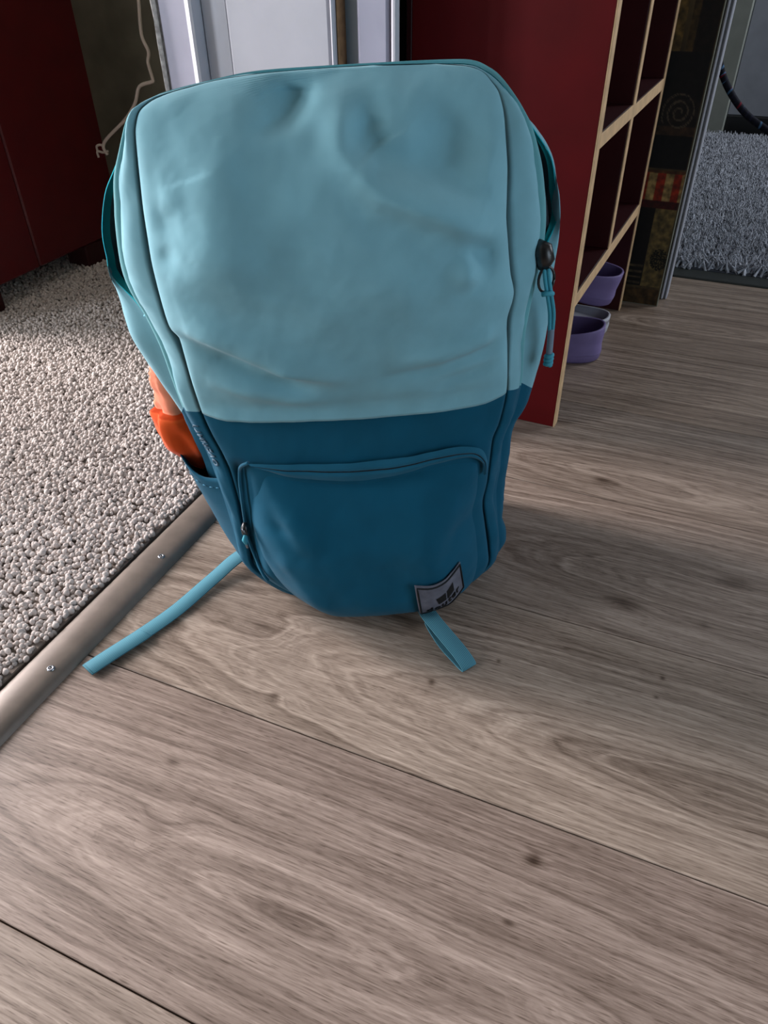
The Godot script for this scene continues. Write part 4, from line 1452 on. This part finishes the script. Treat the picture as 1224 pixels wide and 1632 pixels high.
func build_small_things():
	var bag := get_node("backpack") as Node3D
	# crumpled orange pouch in the side pocket
	var pouch := thing("orange_pouch", "crumpled orange fabric pouch stuffed into the left side pocket", "pouch", bag.transform * B(-0.28, 0.12, -0.12), bag.rotation.y)
	var spine := smooth_path([Vector3(-0.277, 0.235, -0.118), Vector3(-0.283, 0.265, -0.12), Vector3(-0.291, 0.31, -0.125), Vector3(-0.298, 0.345, -0.13), Vector3(-0.303, 0.375, -0.135), Vector3(-0.309, 0.405, -0.14), Vector3(-0.312, 0.43, -0.143), Vector3(-0.314, 0.438, -0.144)], 6)
	var girth := [[0.235, 0.006], [0.245, 0.016], [0.265, 0.026], [0.30, 0.050], [0.33, 0.052], [0.348, 0.050], [0.356, 0.036], [0.37, 0.036], [0.385, 0.033], [0.40, 0.035], [0.415, 0.031], [0.428, 0.026], [0.436, 0.015], [0.438, 0.004]]
	var body := []
	var neck := []
	for i in spine.size():
		var q: Vector3 = spine[i]
		var line := PackedVector3Array()
		for k in 33:
			var an := TAU * (k % 32) / 32.0
			var r := tab(girth, q.y)
			var fold := 0.16 * sin(an * 5.0 + q.y * 30.0) + 0.10 * sin(an * 9.0 - q.y * 55.0)
			if q.y > 0.37:
				fold = fold * 0.3 + 0.10 * sin(q.y * 620.0)
			fold += 0.25 * fn.get_noise_3d(cos(an) * 60.0, q.y * 500.0, sin(an) * 60.0)
			r *= 1.0 + fold * 0.6
			line.append(B(q.x + 0.28 + cos(an) * r, q.y - 0.12, q.z + 0.12 + sin(an) * r * 0.8))
		if q.y < 0.357:
			body.append(line)
		if q.y > 0.350:
			neck.append(line)
	obj("pouch_body", grid(body, true), M.orange, pouch).set_meta("label", "bright orange lower body")
	obj("pouch_neck", grid(neck, true), M.peach, pouch).set_meta("label", "gathered peach-coloured neck")
	# clogs under the shelf, heels outwards
	clog("clog", "lilac clog standing on the floor alone, nearest under the shoe shelf", P(-0.205, 0.0, 2.075), 0.02, 0.0, M.lilac_rubber)
	clog("sandal", "white slip-on shoe lying under the upper lilac clog below the shelf", P(-0.215, 0.0, 2.255), -0.04, 0.0, M.white_rubber, 0.55)
	clog("clog", "lilac clog tilted on top of the white shoe under the shelf", P(-0.222, 0.083, 2.275), -0.10, 0.20, M.lilac_rubber)
	# white cord by the red chest
	var cord := smooth_path([P(-2.14, 1.712, 2.2), P(-2.02, 1.715, 2.2), P(-1.90, 1.55, 2.2), P(-1.76, 1.15, 2.2), P(-1.728, 0.90, 2.2), P(-1.732, 0.834, 2.2), P(-1.744, 0.746, 2.2), P(-1.729, 0.702, 2.2), P(-1.738, 0.671, 2.2), P(-1.731, 0.625, 2.2), P(-1.737, 0.619, 2.2), P(-1.789, 0.603, 2.2), P(-1.818, 0.555, 2.2), P(-1.871, 0.504, 2.2), P(-1.965, 0.44, 2.2), P(-1.991, 0.410, 2.2), P(-1.980, 0.386, 2.2)], 6)
	var wc := thing("white_cord", "thin white cord hanging down beside the red chest", "cord", P(-1.75, 1.7, 2.2))
	var moved := []
	for q in cord:
		moved.append(q - wc.position)
	obj("cord", tube(moved, 0.0030, 8), M.cord_white, wc)
	var hook := []
	for q in smooth_path([P(-1.975, 0.398, 2.2), P(-1.998, 0.392, 2.2), P(-2.022, 0.394, 2.2), P(-2.022, 0.374, 2.2)], 4):
		hook.append(q - wc.position)
	obj("end_hook", tube(hook, 0.0022, 8), M.cord_white, wc)
	hook = []
	for q in smooth_path([P(-2.020, 0.394, 2.2), P(-2.020, 0.410, 2.2), P(-2.003, 0.416, 2.2), P(-1.990, 0.412, 2.2)], 4):
		hook.append(q - wc.position)
	obj("end_hook", tube(hook, 0.0022, 8), M.cord_white, wc)
	# braided rope in the far doorway
	var rp := smooth_path([P(-0.16, 1.5, 3.2), P(-0.155, 1.0, 3.2), P(-0.135, 0.72, 3.2), P(-0.096, 0.609, 3.2), P(-0.042, 0.530, 3.2), P(0.027, 0.466, 3.2), P(0.112, 0.418, 3.2), P(0.20, 0.37, 3.2), P(0.30, 0.25, 3.2), P(0.36, 0.05, 3.2), P(0.44, 0.03, 3.2)], 8)
	var rm := mat(Color.WHITE, 0.8, 0.3)
	var im := Image.create_empty(32, 256, false, Image.FORMAT_RGB8)
	for y in 256:
		for x in 32:
			var c := Color(0.07, 0.07, 0.11)
			var d := (x + y * 2) % 32
			var which := int(absf(sin(floorf((x + y * 2) / 32.0) * 12.9898 + floorf(y / 9.0) * 3.7)) * 43758.5) % 5
			if d < 12:
				c = [Color(0.42, 0.05, 0.12), Color(0.10, 0.10, 0.17), Color(0.09, 0.08, 0.13), Color(0.25, 0.38, 0.50), Color(0.12, 0.10, 0.16)][which]
			im.set_pixel(x, y, c)
	rm.albedo_texture = ImageTexture.create_from_image(im)
	rm.uv1_scale = Vector3(1, 3, 1)
	tag(obj("rope", tube(rp, 0.0066, 10), rm), "dark braided rope with red and blue flecks, hanging in front of the grey rug", "rope")

func clog(called: String, label: String, at: Vector3, turn: float, tilt: float, m: Material, low := 1.0):
	# origin at the heel's end on the ground; the toe points along -x
	var o := thing(called, label, "clog" if low == 1.0 else "shoe", at, turn)
	o.rotation.z = -tilt
	var long := 0.37 * H
	var outline := func(k: int, n: int) -> Vector2:
		var an := TAU * k / n
		var x := cos(an)
		var z := sin(an)
		var px := pow(absf(x), 0.8) * signf(x)
		var width := 0.075 + 0.014 * smoothstep(0.2, -0.7, px)
		return Vector2((px - 1.0) * 0.5 * long, pow(absf(z), 0.75) * signf(z) * width * H)
	var n := 40
	var ring := func(grow: float, y: float, dip: float) -> PackedVector3Array:
		var line := PackedVector3Array()
		for k in n + 1:
			var q: Vector2 = outline.call(k % n, n)
			var cx := -long * 0.5
			var f := clampf(-q.x / long, 0, 1)
			var yy := y + dip * sin(PI * f) * -1.0
			line.append(Vector3(cx + (q.x - cx) * grow, yy, q.y * grow))
		return line
	var hgt := 0.105 * H * low
	obj("sole", grid([ring.call(0.05, 0.0, 0.0), ring.call(0.93, 0.0, 0.0), ring.call(0.985, 0.004, 0.0), ring.call(1.0, 0.014, 0.0)], true), m, o)
	obj("wall", grid([ring.call(1.0, 0.0142, 0.0), ring.call(0.985, 0.024, 0.0), ring.call(1.0, hgt * 0.75, 0.006 * low), ring.call(1.0, hgt * 0.95, 0.012 * low), ring.call(0.985, hgt, 0.012 * low), ring.call(0.955, hgt * 0.97, 0.012 * low), ring.call(0.92, 0.030 * low, 0.0), ring.call(0.88, 0.016, 0.0), ring.call(0.05, 0.015, 0.0)], true), m, o)
	# the toe cap
	var rows := []
	for i in 13:
		var f := i / 12.0
		var x := -long * lerpf(0.50, 0.985, f)
		var half := 0.079 * H * pow(maxf(0.0, 1.0 - pow(f, 3.5)), 0.5)
		var line := PackedVector3Array()
		for j in 17:
			var b := PI * j / 16.0
			line.append(Vector3(x, hgt * 0.55 + (hgt * 0.62 * pow(sin(b), 0.7)) * (1.0 - 0.55 * f * f), cos(b) * half))
		rows.append(line)
	obj("toe_cap", shell(rows, 0.003, true), m, o)
